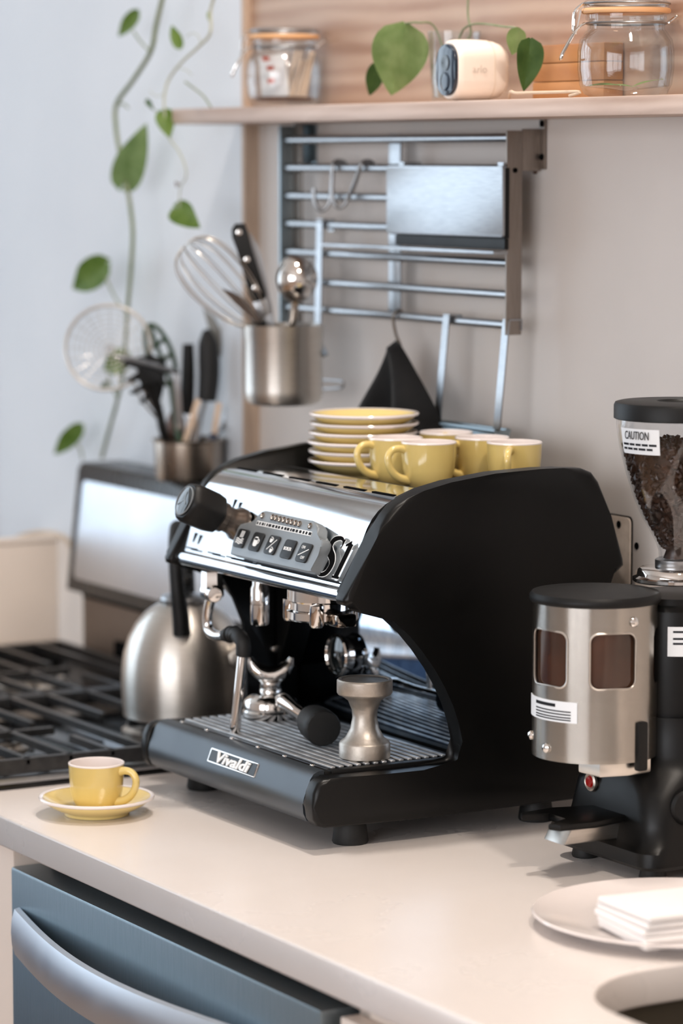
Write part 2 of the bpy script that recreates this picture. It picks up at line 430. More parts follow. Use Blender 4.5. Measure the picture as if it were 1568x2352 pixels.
# ------------------------------------------------------------------ ceiling lamp (the warm light over the counter)
lp = thing('ceiling_lamp', 'round warm ceiling lamp fixed above the counter', 'lamp', (-.12, .08, 3.0))
lathe('lamp_base', [(0, -.001), (.16, -.001), (.16, -.03), (.15, -.04), (0, -.04)], (-.12, .08, 3.0), M['panel'], lp)
lathe('lamp_diffuser', [(.145, -.04), (.14, -.06), (.10, -.075), (0, -.08)], (-.12, .08, 3.0), M['lamp'], lp)
d = bpy.data.lights.new('lamp_light', 'AREA'); d.shape = 'DISK'; d.size = .15; d.energy = 17; d.color = (1.0, .93, .86)
lo = bpy.data.objects.new('lamp_light', d); C.objects.link(lo); lo.location = (-.12, .08, 2.90)
lo.parent = None
# a second warm lamp further down the room
lp2 = thing('ceiling_lamp', 'round warm ceiling lamp further right along the counter', 'lamp', (1.35, -.15, 3.0))
lathe('lamp_base', [(0, -.001), (.16, -.001), (.16, -.03), (.15, -.04), (0, -.04)], (1.35, -.15, 3.0), M['panel'], lp2)
lathe('lamp_diffuser', [(.145, -.04), (.14, -.06), (.10, -.075), (0, -.08)], (1.35, -.15, 3.0), M['lamp'], lp2)
d = bpy.data.lights.new('lamp_light', 'AREA'); d.shape = 'DISK'; d.size = .18; d.energy = 20; d.color = (1.0, .90, .80)
lo = bpy.data.objects.new('lamp_light', d); C.objects.link(lo); lo.location = (1.35, -.15, 2.90)

# ------------------------------------------------------------------ worktop with sink hole, dishwasher, cabinets
def worktop():
    cu = bpy.data.curves.new('w', 'CURVE'); cu.dimensions = '2D'; cu.fill_mode = 'BOTH'; cu.extrude = .0145; cu.bevel_depth = .0025; cu.bevel_resolution = 2; cu.offset = -.0025
    for pts in ([(-.474, -.21), (1.9, -.21), (1.9, WY - .001), (-.474, WY - .001)], [(a, b) for a, b in rrect(.46, .39, .11, 10, .785, .105)]):
        sp = cu.splines.new('POLY'); sp.points.add(len(pts) - 1); sp.use_cyclic_u = True
        for p, q in zip(sp.points, pts): p.co = (q[0], q[1], 0, 1)
    ob = bpy.data.objects.new('w', cu); C.objects.link(ob)
    dg = bpy.context.evaluated_depsgraph_get(); me = bpy.data.meshes.new_from_object(ob.evaluated_get(dg))
    bm = bmesh.new(); bm.from_mesh(me); bpy.data.objects.remove(ob)
    bmesh.ops.translate(bm, verts=bm.verts, vec=(0, 0, Z0 - .017))
    return fin('worktop', bm, M['quartz'], smooth=False, recalc=False)
wt = tag(worktop(), 'white speckled quartz worktop the espresso machine stands on', 'worktop')
# sink bowl
sk = thing('sink', 'taupe undermount sink bowl cut into the white worktop', 'sink', (.785, .105, .68))
bm = bmesh.new(); rings = []
for (gx, z) in ((.015, .866), (.012, .84), (.0, .72), (-.03, .70), (-.2, .695)):
    w, h = .46 + gx * 2, .39 + gx * 2
    rings.append([bm.verts.new((x, y, z)) for x, y in rrect(max(w, .03), max(h, .02), min(.115 + gx * .5, max(h, .02) / 2.2), 10, .785, .105)])
for a, b in zip(rings, rings[1:]):
    for i in range(len(a)): bm.faces.new((a[i], a[(i + 1) % len(a)], b[(i + 1) % len(a)], b[i]))
bm.faces.new(rings[-1])
bmesh.ops.solidify(bm, geom=list(bm.faces), thickness=.002)
fin('bowl', bm, M['sink'], sk)
lathe('drain', [(0, 0), (.028, 0), (.032, .003), (.022, .004), (.018, .001), (0, .001)], (.785, .105, .698), M['chrome'], sk)
# cabinets
cb = thing('base_cabinet', 'cream cabinet end panel left of the dishwasher', 'cabinet', (-.41, .1, 0))
box('side_panel', (-.468, -.352), (-.192, .40), (.1, .866), M['cream'], cb)
box('plinth', (-.468, -.352), (-.15, .40), (.0, .1), M['cream'], cb)
cb = thing('base_cabinet', 'cream sink cabinet right of the dishwasher', 'cabinet', (1.1, .1, 0))
bm = bmesh.new()
a_box(bm, (.37, .388), (-.17, .40), (.1, .866)); a_box(bm, (1.88, 1.898), (-.17, .40), (.1, .866)); a_box(bm, (.37, 1.898), (-.17, .40), (.1, .118)); a_box(bm, (.37, 1.898), (.385, .40), (.118, .866))
a_box(bm, (.37, 1.898), (-.17, -.15), (.80, .866))
fin('carcass', bm, M['cream'], cb, smooth=False)
for i in range(3):
    x0 = .372 + i * .508
    dr = box('door', (x0, x0 + .503), (-.192, -.172), (.12, .842), M['cream'], cb)
    tube('handle', [(x0 + .45, -.192, .7), (x0 + .45, -.212, .7), (x0 + .45, -.212, .8), (x0 + .45, -.192, .8)], .004, M['steel'], dr, n=1)
box('plinth', (.37, 1.898), (-.13, .40), (0, .1), M['cream'], cb)
dw = thing('dishwasher', 'stainless steel dishwasher with bowed handle under the worktop', 'dishwasher', (0, .1, 0))
box('body', (-.345, .36), (-.15, .38), (.06, .862), M['black'], dw, bev=.003)
dd = box('door', (-.347, .346), (-.198, -.151), (.12, .842), M['steelv'], dw, bev=.004)
box('kick_plate', (-.345, .36), (-.13, -.10), (.0, .06), M['black'], dw, bev=0)
bm = bmesh.new(); n = 28; secs = []
for i in range(n + 1):
    t = i / n; x = -.322 + .644 * t; y = -.199 - .046 * math.sin(PI * t)
    sec = [(0, -.027), (-.006, -.0255), (-.0095, -.014), (-.0105, 0), (-.0095, .014), (-.006, .0255), (0, .027), (.004, .014), (.004, -.014)]
    secs.append([bm.verts.new((x, y + a, .774 + b)) for a, b in sec])
for a, b in zip(secs, secs[1:]):
    for j in range(len(a)): bm.faces.new((a[j], a[(j + 1) % len(a)], b[(j + 1) % len(a)], b[j]))
bm.faces.new(secs[0]); bm.faces.new(secs[-1])
fin('handle', bm, M['barsteel'], dd)

# low navy cabinets on the far side of the room (they show in the polished splash back)
nb = thing('low_cabinet', 'low navy blue cabinet under the wide window', 'cabinet', (-2.85, -1.8, 0))
box('body', (-3.10, -2.62), (-3.2, -.4), (.08, .62), M['navycab'], nb)
for i in range(5): box('door', (-2.62, -2.602), (-3.19 + i * .558, -2.64 + i * .558), (.1, .60), M['navycab'], nb)
box('top', (-3.11, -2.59), (-3.22, -.38), (.62, .645), M['quartz'], nb)
box('plinth', (-3.08, -2.68), (-3.18, -.42), (0, .08), M['black'], nb)
# ------------------------------------------------------------------ espresso machine
em = thing('espresso_machine', 'black and chrome espresso machine with curved side panels on the white worktop', 'espresso machine', (-.2, .17, Z0))
prof = [(.006, .926), (.12, .925), (.362, .925), (.372, .93), (.374, 1.0), (.370, 1.08), (.354, 1.14), (.357, 1.165), (.372, 1.171), (.3815, 1.178), (.3805, 1.186), (.3625, 1.2334), (.347, 1.272), (.338, 1.2825), (.325, 1.2875), (.30, 1.289), (.27, 1.2895), (.213, 1.2875), (.158, 1.281), (.125, 1.274), (.104, 1.2665), (.091, 1.260), (.081, 1.2505), (.0735, 1.239), (.066, 1.2265), (.0325, 1.171), (.0285, 1.165), (.0295, 1.159), (.036, 1.1565), (.05, 1.156), (.0692, 1.150), (.088, 1.138), (.1064, 1.1218), (.123, 1.103), (.1388, 1.082), (.1505, 1.063), (.1606, 1.043), (.168, 1.023), (.1728, 1.003), (.1742, .989), (.172, .980), (.165, .9768), (.125, .9768), (.085, .977), (.012, .9785), (.004, .978), (-.0025, .974), (-.0075, .964), (-.0085, .95), (-.0075, .936), (-.003, .929)]
XL, XR = -.418, 0.0
prism('side_panel', prof, YZ, -.0245, XR, M['blackshell'], em, bev=.008, seg=5, sharp=75)
prism('side_panel', prof, lambda a, b, t: Vector((t + (1.2 - b) * .058, a, b)), XL, XL + .015, M['blackshell'], em, bev=.004, seg=3, sharp=75)
# base and drip tray
XI0, XI1 = -.3865, -.0250
XT0 = -.4020
box('base', (XI0, XI1), (.012, .325), (.927, .962), M['black'], em, bev=.002)
prism('drip_tray_front', [(.012, .926), (.004, .927), (-.003, .931), (-.007, .939), (-.0078, .949), (-.006, .956), (.0015, .9745), (.0055, .9795), (.011, .982), (.018, .9825), (.018, .975)], YZ, XI0 + .001, XI1 - .001, M['traygrey'], em)
dt = box('drip_tray', (XI0 + .001, XI1 - .001), (.0185, .19), (.962, .972), M['black'], em, bev=.001)
bm = bmesh.new()
for (x, y) in (((XI0 + .001, XI1 - .001), (.0185, .027)), ((XI0 + .001, XI1 - .001), (.176, .187)), ((XI0 + .001, XI0 + .010), (.027, .176)), ((XI1 - .012, XI1 - .001), (.027, .176))):
    a_box(bm, x, y, (.972, .981), .0015)
fin('tray_rim', bm, M['black'], dt)
gr = box('grate_frame', (XI0 + .012, XI1 - .014), (.028, .031), (.972, .981), M['steelh'], em, bev=.0005, label='steel drip grate of thin parallel slats')
ns = 14
for i in range(ns):
    y = .0365 + i * (.137 / (ns - 1))
    box('slat', (XI0 + .012, XI1 - .014), (y - .0028, y + .0028), (.9800, .9825), M['slat'], gr, bev=.0006, seg=1)
for x in (-.36, -.30, -.24, -.18, -.12, -.06):
    lathe('grate_pin', [(.0025, 0), (.0025, .001), (.0018, .002), (0, .0023)], (x, .0228, .981), M['chrome'], em, seg=10)
# logo plate
LV = Vector((0, .376, .9266)); LN = Vector((0, -.9266, .376))
def LG(a, b, t): return Vector((-.1905 + a, -.0022, .9653)) + LV * b + LN * t
plate = prism('logo_plate', rrect(.110, .0160, .002, 4), LG, -.002, .0009, M['chrome'], em, bev=.0004)
prism('logo_field', rrect(.105, .0132, .0012, 3), LG, .0009, .0012, M['frame'], plate)
text('logo_text', 'Vivaldi', .0165, lambda x, y, z: LG(x, y - .0004, .0012 + z), M['print'], plate, ext=.0007, shear=.2, bold=.0004, sx=1.75)
# feet
for (x, y) in ((-.035, .055), (-.37, .055), (-.035, .29), (-.37, .29)):
    lathe('foot', [(0, 0), (.0185, 0), (.0195, .002), (.0165, .024), (.0155, .0275), (0, .0275)], (x, y, Z0), M['rubber'], em, seg=24)
# body behind the working area, mirror splash back
box('body', (XI0, XI1), (.194, .327), (.962, 1.235), M['black'], em, bev=.002)
box('splash_back', (XI0 + .004, XI1 - .001), (.190, .193), (.983, 1.15), M['mirror'], em, bev=.0005)
# upper housing underside
prism('housing', [(.046, 1.160), (.072, 1.152), (.193, 1.150), (.193, 1.262), (.106, 1.260), (.082, 1.243)], YZ, XT0, XI1, M['black'], em)
# polished front sheet
sheet = [(.168, 1.2665), (.113, 1.2655), (.102, 1.2635), (.092, 1.2588), (.083, 1.2522), (.0755, 1.2440), (.0695, 1.2345), (.0412, 1.1715)]
sheet_in = [(.0430, 1.1700), (.0715, 1.2335), (.0778, 1.2425), (.085, 1.2502), (.0935, 1.2565), (.103, 1.2613), (.113, 1.2635), (.168, 1.2645)]
prism('front_panel', sheet + sheet_in, YZ, XT0 + .0005, XI1 - .0005, M['polished'], em)
tube('lower_rail', [(XT0 + .0008, .0445, 1.1655), (XI1 - .0008, .0445, 1.1655)], .0085, M['polished'], em, seg=24, n=1)
# vent slots in the top of the sheet
for i in range(6):
    x0 = -.390 + i * .0608
    box('vent_slot', (x0, x0 + .044), (.111, .1155), (1.263, 1.2662), M['inkb'], em, bev=0)
# cup tray with rear rail
ct = box('cup_tray', (XT0, XI1), (.168, .36), (1.247, 1.2535), M['tray'], em, bev=.001)
box('tray_step', (XT0, XI1), (.166, .170), (1.2535, 1.2665), M['black'], ct, bev=0)
bm = bmesh.new()
a_box(bm, (XT0, XI1), (.335, .338), (1.2535, 1.275)); 
fin('tray_rail', bm, M['black'], ct)
prism('back_cover', [(.33, 1.17), (.372, 1.178), (.36, 1.225), (.34, 1.2465), (.30, 1.2465), (.30, 1.17)], YZ, XT0, XI1, M['black'], em)

# --- parts on the sloping front: u along x, v up the slope, w outwards
FO = Vector((0, .039, 1.175)); FV = Vector((0, .40716, .91336)); FN = Vector((0, -.91336, .40716))
def F(u, v, w): return Vector((u, FO.y + FV.y * v + FN.y * w, FO.z + FV.z * v + FN.z * w))
kp_w = .0125
kp = [(-0.2573,0.0058), (-0.2623,0.0218), (-0.2618,0.0373), (-0.2586,0.0413), (-0.2503,0.0437), (-0.2342,0.0439), (-0.2307,0.0499), (-0.2275,0.0564), (-0.2231,0.06), (-0.2174,0.0616), (-0.1101,0.0606), (-0.1014,0.059), (-0.0938,0.0549), (-0.0914,0.0477), (-0.0908,0.0443), (-0.0791,0.0436), (-0.0746,0.0411), (-0.0729,0.0349), (-0.0753,0.0252), (-0.0753,0.007), (-0.0819,0.0057)]
kpo = prism('keypad', kp, F, -.001, kp_w, M['keypad'], em, bev=.0022, seg=2)
def fbox(name, c, w, h, r, d0, d1, m, parent, slant=0, bev=.0008, **k):
    poly = [(c[0] + a + slant * b, c[1] + b) for a, b in rrect(w, h, r, 4)]
    return prism(name, poly, F, d0, d1, m, parent, bev=bev, **k)
btn = [(-0.2427,0.0253), (-0.2074,0.0251), (-0.172,0.0253), (-0.1356,0.0246), (-0.1012,0.0245)]
bw, bh = .0232, .0215
bo = [fbox('button', c, bw, bh, .0035, kp_w - .001, kp_w + .0022, M['button'], kpo, slant=.12) for c in btn]
wz = kp_w + .0022
def fstroke(name, pts, r, parent, m=M['print']):
    bm = bmesh.new()
    for p, q in zip(pts, pts[1:]):
        a = F(p[0], p[1], wz + .0001); b = F(q[0], q[1], wz + .0001); a_bar(bm, a, b, r, .0003, side=(b - a).cross(FN))
    return fin(name, bm, m, parent, smooth=False)
c = btn[0]
for k in range(3):
    x = c[0] + (k - 1) * .0028 + .001
    fstroke('steam_mark', [(x, c[1] + .001), (x + .0010, c[1] + .0085)], .0012, bo[0])
    fstroke('wave_mark', [(c[0] - .008 + j * .0026, c[1] - .0012 - k * .0022 + .0009 * math.sin(j * 1.5)) for j in range(7)], .0012, bo[0])
def cup_icon(c, s, parent):
    fbox('cup_mark', (c[0], c[1]), .0085 * s, .0105 * s, .003 * s, wz, wz + .0003, M['print'], parent, bev=0)
    fbox('cup_mark_band', (c[0], c[1] + .0028 * s), .0066 * s, .0022 * s, .0004 * s, wz + .0003, wz + .0005, M['button'], parent, bev=0)
    bm = bmesh.new()
    pts = [(c[0] + .0040 * s, c[1] + .003 * s), (c[0] + .0068 * s, c[1] + .002 * s), (c[0] + .0062 * s, c[1] - .001 * s), (c[0] + .0040 * s, c[1] - .002 * s)]
    for p, q in zip(pts, pts[1:]):
        a = F(p[0], p[1], wz + .0001); b = F(q[0], q[1], wz + .0001); a_bar(bm, a, b, .001 * s, .0003, side=(b - a).cross(FN))
    fin('cup_mark_handle', bm, M['print'], parent, smooth=False)
cup_icon((btn[1][0], btn[1][1]), 1.05, bo[1])
cup_icon((btn[2][0] - .0035, btn[2][1] + .0055), .62, bo[2]); cup_icon((btn[2][0] + .003, btn[2][1] - .0055), .62, bo[2])
fstroke('slash_mark', [(btn[2][0] - .007, btn[2][1] - .006), (btn[2][0] + .008, btn[2][1] + .0065)], .0010, bo[2])
text('boiler_text', 'BOILER', .0052, lambda x, y, z: F(btn[3][0] + x, btn[3][1] + y, wz + z), M['print'], bo[3], ext=.00015, bold=.0001, sx=.98)
text('on_text', 'ON', .0048, lambda x, y, z: F(btn[4][0] - .003 + x, btn[4][1] + .0055 + y, wz + z), M['print'], bo[4], ext=.00015)
text('off_text', 'OFF', .0048, lambda x, y, z: F(btn[4][0] + .002 + x, btn[4][1] - .0058 + y, wz + z), M['print'], bo[4], ext=.00015)
fstroke('slash_mark', [(btn[4][0] - .009, btn[4][1] - .004), (btn[4][0] + .009, btn[4][1] + .0042)], .0010, bo[4])
leds = [(-0.2172,0.0553)] + [q for q in ((-0.1947,0.0556), (-0.1867,0.0555), (-0.1776,0.0551), (-0.1688,0.0551), (-0.1598,0.0547), (-0.1511,0.0546), (-0.1422,0.0543), (-0.1335,0.0542))] + [(-0.1108,0.0544)]
for c in leds:
    lathe('indicator', [(.0018, 0), (.0034, 0), (.0036, .0012), (.0030, .0016), (.0022, .001), (.0018, -.0002), (0, -.0002)], F(c[0], c[1], kp_w - .0002), M['darkchrome'], kpo, axis=FN, seg=14)
ls0, ls1 = (-0.224,0.0465), (-0.1022,0.046)
lb = prism('legend_strip', [(ls0[0], ls0[1] - .003), (ls1[0], ls0[1] - .003), (ls1[0], ls0[1] + .0022), (ls0[0], ls0[1] + .0022)], F, kp_w - .0003, kp_w + .0003, M['print'], kpo)
rr = random.Random(3); x = ls0[0] + .001
bm = bmesh.new()
while x < ls1[0] - .004:
    w = rr.uniform(.002, .006); a_prism(bm, [(x, ls0[1] - .002), (x + w, ls0[1] - .002), (x + w, ls0[1] + .0012), (x, ls0[1] + .0012)], F, kp_w + .0003, kp_w + .0005); x += w + rr.uniform(.0012, .003)
fin('legend_print', bm, M['ink'], lb, smooth=False)
# S1 lettering, serif strokes
def stroke_poly(name, pts, wid, m, parent, w0=.0002, w1=.0006, n=8):
    P = catmull([Vector((p[0], p[1], 0)) for p in pts], n); N = len(P); L, R = [], []
    for i, p in enumerate(P):
        t = (P[min(i + 1, N - 1)] - P[max(i - 1, 0)]).normalized(); nn = Vector((-t.y, t.x, 0))
        f = i / (N - 1) * (len(wid) - 1); k = min(int(f), len(wid) - 2); w = (wid[k] + (wid[k + 1] - wid[k]) * (f - k)) / 2
        L.append(p + nn * w); R.append(p - nn * w)
    bm = bmesh.new()
    lay = [[bm.verts.new(F(q.x, q.y, w)) for q in L] + [bm.verts.new(F(q.x, q.y, w)) for q in R] for w in (w0, w1)]
    for l in lay:
        for i in range(N - 1): bm.faces.new((l[i], l[i + 1], l[N + i + 1], l[N + i]))
    for base in (0, N):
        for i in range(N - 1): bm.faces.new((lay[0][base + i], lay[0][base + i + 1], lay[1][base + i + 1], lay[1][base + i]))
    for e in (0, N - 1): bm.faces.new((lay[0][e], lay[0][N + e], lay[1][N + e], lay[1][e]))
    return fin(name, bm, m, parent, smooth=False)
s0 = (-0.0693,0.0289)
def sp(x, y): return (s0[0] + x * .001 + y * .00018, s0[1] + y * .001)
S = [sp(13, 15), sp(10, 20), sp(2, 21.5), sp(-8, 18), sp(-9, 10), sp(-3, 4), sp(5, -1), sp(10, -8), sp(8, -17), sp(0, -21), sp(-8, -20), sp(-13, -14)]
for k, (mm, ex, a, b) in enumerate(((M['print'], .0022, .0001, .0003), (M['inkb'], 0, .0003, .0008))):
    stroke_poly('letter_s', S, [.0015 + ex, .003 + ex, .0045 + ex, .0075 + ex, .009 + ex, .0095 + ex, .009 + ex, .0075 + ex, .0045 + ex, .003 + ex, .0015 + ex], mm, em, a, b)
    for p, q, w in (((29, -20), (29, 18), [.008, .008]), ((22, -20.5), (36, -20.5), [.0025, .0025]), ((20, 15), (29, 19), [.002, .004]), ((13.5, 21), (13, 11), [.002, .001]), ((-13, -22), (-13, -11), [.002, .001])):
        stroke_poly('letter_one' if p[0] > 15 else 'letter_serif', [sp(*p), sp(*q)], [w[0] + ex, w[1] + ex], mm, em, a, b, n=1)
# dark trim line along the foot of the panel
for (a, b) in ((-.382, -.355), (-.33, -.30), (-.285, -.225), (-.215, -.035)):
    prism('trim_line', [(a, .0035), (b, .0035), (b, .0050), (a, .0050)], F, -.0008, .0004, M['ink'], em)
# steam knob
kb = (-0.2806,0.0421)
kn0 = F(kb[0], kb[1], 0)
st = lathe('knob_collar', [(.019, -.001), (.019, .006), (.015, .012), (.0145, .022), (.017, .024), (.017, .036), (.0, .036)], kn0, M['knobclear'], em, axis=FN, seg=28)
bm = bmesh.new(); u, v, dd_ = frame_of(FN); seg = 40; rings = []
for r, h in ((.0165, .030), (.0215, .034), (.0232, .042), (.0235, .058), (.0232, .068), (.0218, .0735), (.0195, .0755)):
    rings.append([bm.verts.new(kn0 + FN * h + (u * math.cos(2 * PI * i / seg) + v * math.sin(2 * PI * i / seg)) * r * (1 + .035 * math.cos(6 * 2 * PI * i / seg))) for i in range(seg)])
for a, b in zip(rings, rings[1:]):
    for i in range(seg): bm.faces.new((a[i], a[(i + 1) % seg], b[(i + 1) % seg], b[i]))
bm.faces.new(rings[0]); bm.faces.new(rings[-1])
kn = fin('steam_knob', bm, M['black'], em)
lathe('knob_cap', [(.0172, .0750), (.0172, .0765), (.0155, .0772), (.008, .0782), (0, .0785)], kn0, M['gaugeface'], kn, axis=FN, seg=36)
lathe('knob_ring', [(.0158, .0755), (.0172, .0755), (.0172, .0772), (.0165, .0776), (.0158, .0772)], kn0, M['keypad'], kn, axis=FN, seg=36)
bm = bmesh.new()
for (p, q) in (((-.003, -.001), (.010, .006)), ((-.003, -.001), (-.002, -.010)), ((-.003, -.001), (-.008, .004))):
    a = kn0 + FN * .0786 + u * p[0] + v * p[1]; b = kn0 + FN * .0786 + u * q[0] + v * q[1]
    a_bar(bm, a, b, .0012, .0004, side=(b - a).cross(FN))
fin('knob_print', bm, M['keypad'], kn, smooth=False)
for c, s in (((-0.3116,0.0639), 1), ((-0.3717,0.0168), 1)):
    prism('pointer_mark', [(c[0] - .0035, c[1] + .006), (c[0] + .0035, c[1] + .006), (c[0] + .001, c[1] - .005), (c[0] - .001, c[1] - .005)], F, -.0005, .0004, M['ink'], em)
# steam wand
wy = .060
nutp = Vector((-0.3565,0.06,1.1308))
nut = lathe('wand_nut', [(0, .022), (.012, .022), (.0125, .004), (.0135, .002), (.0135, -.006), (.010, -.010), (0, -.010)], nutp, M['chrome'], em, seg=6)
lathe('wand_pivot', [(0, 0), (.010, 0), (.0105, .004), (.008, .012), (0, .013)], nutp + Vector((.010, -.004, -.002)), M['chrome'], nut, axis=(.9, -.3, 0), seg=20)
tube('wand_pipe', [nutp + Vector((-.002, 0, -.008)), (-0.3652,0.06,1.1102), (-0.3686,0.06,1.0947), (-0.3644,0.06,1.0837), (-0.3468,0.058,1.0806), (-0.325,0.056,1.0826), (-0.3065,0.054,1.0862)], .0058, M['chrome'], em, seg=16)
tube('wand_grip', [(-0.3147,0.055,1.0851), (-0.2942,0.053,1.0894), (-0.276,0.051,1.0894), (-0.2649,0.05,1.0846), (-0.2629,0.05,1.077), (-0.264,0.05,1.0695)], [.0075, .0085, .0085, .0088, .0085, .0085, .0082], M['rubber'], em, seg=16)
for p, q in (((-0.3004,0.053,1.0881), (1, 0, 0)), ((-0.2921,0.053,1.0896), (1, .2, -.2)), ((-0.282,0.052,1.0896), (.8, 0, -.6))):
    bm = bmesh.new(); u_, v_, d_ = frame_of(q); a_tube(bm, [Vector(p) + (u_ * math.cos(a * PI / 8) + v_ * math.sin(a * PI / 8)) * .0088 for a in range(16)], .0012, 6, 1, True); fin('grip_ring', bm, M['rubber'], em)
tube('steam_wand', [(-0.265,0.05,1.0708), (-0.2661,0.046,1.0327), (-0.269,0.043,0.9956)], .0056, M['chrome'], em, seg=16)
tube('wand_tip', [(-0.269,0.043,0.9971), (-0.2701,0.043,0.9871), (-0.2706,0.043,0.9801)], [.0062, .0068, .005], M['chrome'], em, seg=14, n=3)
# hot water outlet
hp = Vector((-0.2886,0.085,1.0976))
lathe('water_outlet', [(0, .002), (.0075, 0), (.0098, .001), (.0105, .005), (.0108, .024), (.0104, .0245), (.0104, .0258), (.0108, .0262), (.0108, .042), (.009, .046), (.009, .06), (0, .06)], hp, M['chrome'], em, seg=28)
# group head
gc = Vector((-.175, .098, 1.118))
gh = lathe('group_head', [(0, .004), (.020, .004), (.022, 0), (.034, 0), (.0365, .002), (.0365, .010), (.033, .012), (.033, .020), (.036, .022), (.036, .042), (0, .042)], gc, M['chrome'], em, seg=40)
for a in (-150, -35, 85):
    ar = math.radians(a); p = gc + Vector((math.cos(ar) * .038, math.sin(ar) * .038, .008))
    lathe('group_lug', [(0, -.012), (.006, -.012), (.008, -.009), (.008, .012), (0, .014)], p, M['chrome'], gh, seg=16)
box('group_catch', (gc.x + .030, gc.x + .060), (gc.y - .012, gc.y + .012), (gc.z - .002, gc.z + .012), M['darkchrome'], gh, bev=.003)
prism('inner_plate', [(.082, 1.151), (.104, 1.118), (.118, 1.085), (.121, 1.03), (.121, .983), (.1895, .983), (.1895, 1.151)], YZ, -.3925, -.3868, M['blackshell'], em, bev=.001)
# black gusset in the rear corner, and the screw on the inside of the left panel
prism('gusset', [(-.385, 1.151), (-.318, 1.151), (-.378, 1.035), (-.385, 1.030)], XZ, .158, .1895, M['blackshell'], em, bev=.002)
lathe('panel_screw', [(0, -.004), (.0062, -.004), (.0062, .002), (.0045, .0045), (0, .005)], (-0.3865,0.1583,1.052), M['chrome'], em, axis=(1, 0, 0), seg=16)
# pressure gauge on the splash back
gp = Vector((-0.2768,0.18,1.0575))
gg = lathe('pressure_gauge', [(.0, .0095), (.021, .0095), (.0225, .002), (.0248, .001), (.0248, -.003), (.0228, -.0045), (.0212, -.003), (.0212, 0), (0, 0)], gp, M['chrome'], em, axis=(0, 1, 0), seg=36)
lathe('gauge_glass', [(.0212, -.0012), (.013, -.003), (0, -.0038)], gp, M['gaugeface'], gg, axis=(0, 1, 0), seg=30)
lathe('gauge_hub', [(.002, -.0036), (.002, -.0046), (0, -.005)], gp, M['steelh'], gg, axis=(0, 1, 0), seg=12)

# ------------------------------------------------------------------ tamper and portafilter on the drip tray
TZ = .9826
tc_ = Vector((-.0655, .0905, TZ))
tm = thing('tamper', 'dull steel hourglass tamper standing on the drip grate', 'tamper', tc_)
lathe('body', [(0, 0), (.0262, 0), (.0275, .0015), (.0275, .016), (.0262, .018), (.021, .022), (.0155, .032), (.0132, .044), (.0138, .052), (.018, .0625), (.024, .067), (.0285, .069), (.0298, .071), (.0298, .084), (.0285, .0855), (.026, .0855), (.025, .0845), (0, .0845)], tc_, M['dullsteel'], tm, seg=44)
_p = (-0.3383,0.1259,0.9826)
pc = Vector((_p[0], _p[1], TZ))
pf = thing('portafilter', 'chrome double-spout portafilter lying upside down on the drip grate', 'portafilter', pc)
lathe('basket_body', [(.026, 0), (.0318, 0), (.033, .002), (.033, .007), (.0312, .009), (.0312, .017), (.0298, .0205), (.022, .0255), (.016, .028), (.0, .029)], pc, M['chrome'], pf, seg=44)
lathe('spout_collar', [(0, .026), (.0125, .026), (.0128, .031), (.0118, .0325), (.0125, .034), (.0118, .040), (0, .042)], pc, M['chrome'], pf, seg=28)
# double spout: a crescent trough with two upturned tips
sd = Vector((.50, .866, 0)); bm = bmesh.new(); secs = []; nn = 22
for i in range(nn + 1):
    t = i / nn; a = math.radians(192 + 156 * t)
    cxx = .0235 * math.cos(a) ; cz = .027 * math.sin(a)
    th = .0122 * math.sin(PI * min(max(t, .02), .98)) ** .55 + .0012
    cen = pc + sd * cxx * 1.02 + Vector((0, 0, .0745 + cz))
    nrm = (sd * math.cos(a) + Vector((0, 0, 1)) * math.sin(a)); bi = Vector((.866, -.5, 0))
    ring = []
    for j in range(12):
        b = 2 * PI * j / 12; ring.append(bm.verts.new(cen + nrm * (th * .8 * math.cos(b)) + bi * (.0125 * math.sin(PI * min(max(t, .06), .94)) ** .4 * math.sin(b))))
    secs.append(ring)
for a, b in zip(secs, secs[1:]):
    for j in range(12): bm.faces.new((a[j], a[(j + 1) % 12], b[(j + 1) % 12], b[j]))
bm.faces.new(secs[0]); bm.faces.new(secs[-1])
fin('spout', bm, M['chrome'], pf)
hd = (Vector((-0.1156,0.0762,1.003)) - Vector((pc.x, pc.y, 1.010)))
h0 = Vector((pc.x, pc.y, 1.010)) + hd.normalized() * .026; hl = hd.length
def along(t): return Vector((pc.x, pc.y, 1.010)) + hd * t
tube('handle_neck', [along(.20), along(.30), along(.62), along(.82)], [.0085, .0105, .0078, .0085, .0095], M['chrome'], pf, seg=18)
bm = bmesh.new(); a_lathe(bm, [(0, 0), (.0145, 0), (.0175, .002), (.0195, .012), (.0205, .034), (.0203, .044), (.0185, .047), (0, .048)], along(.70), tuple(hd.normalized()), 18)
fin('handle_grip', bm, M['rubber'], pf)

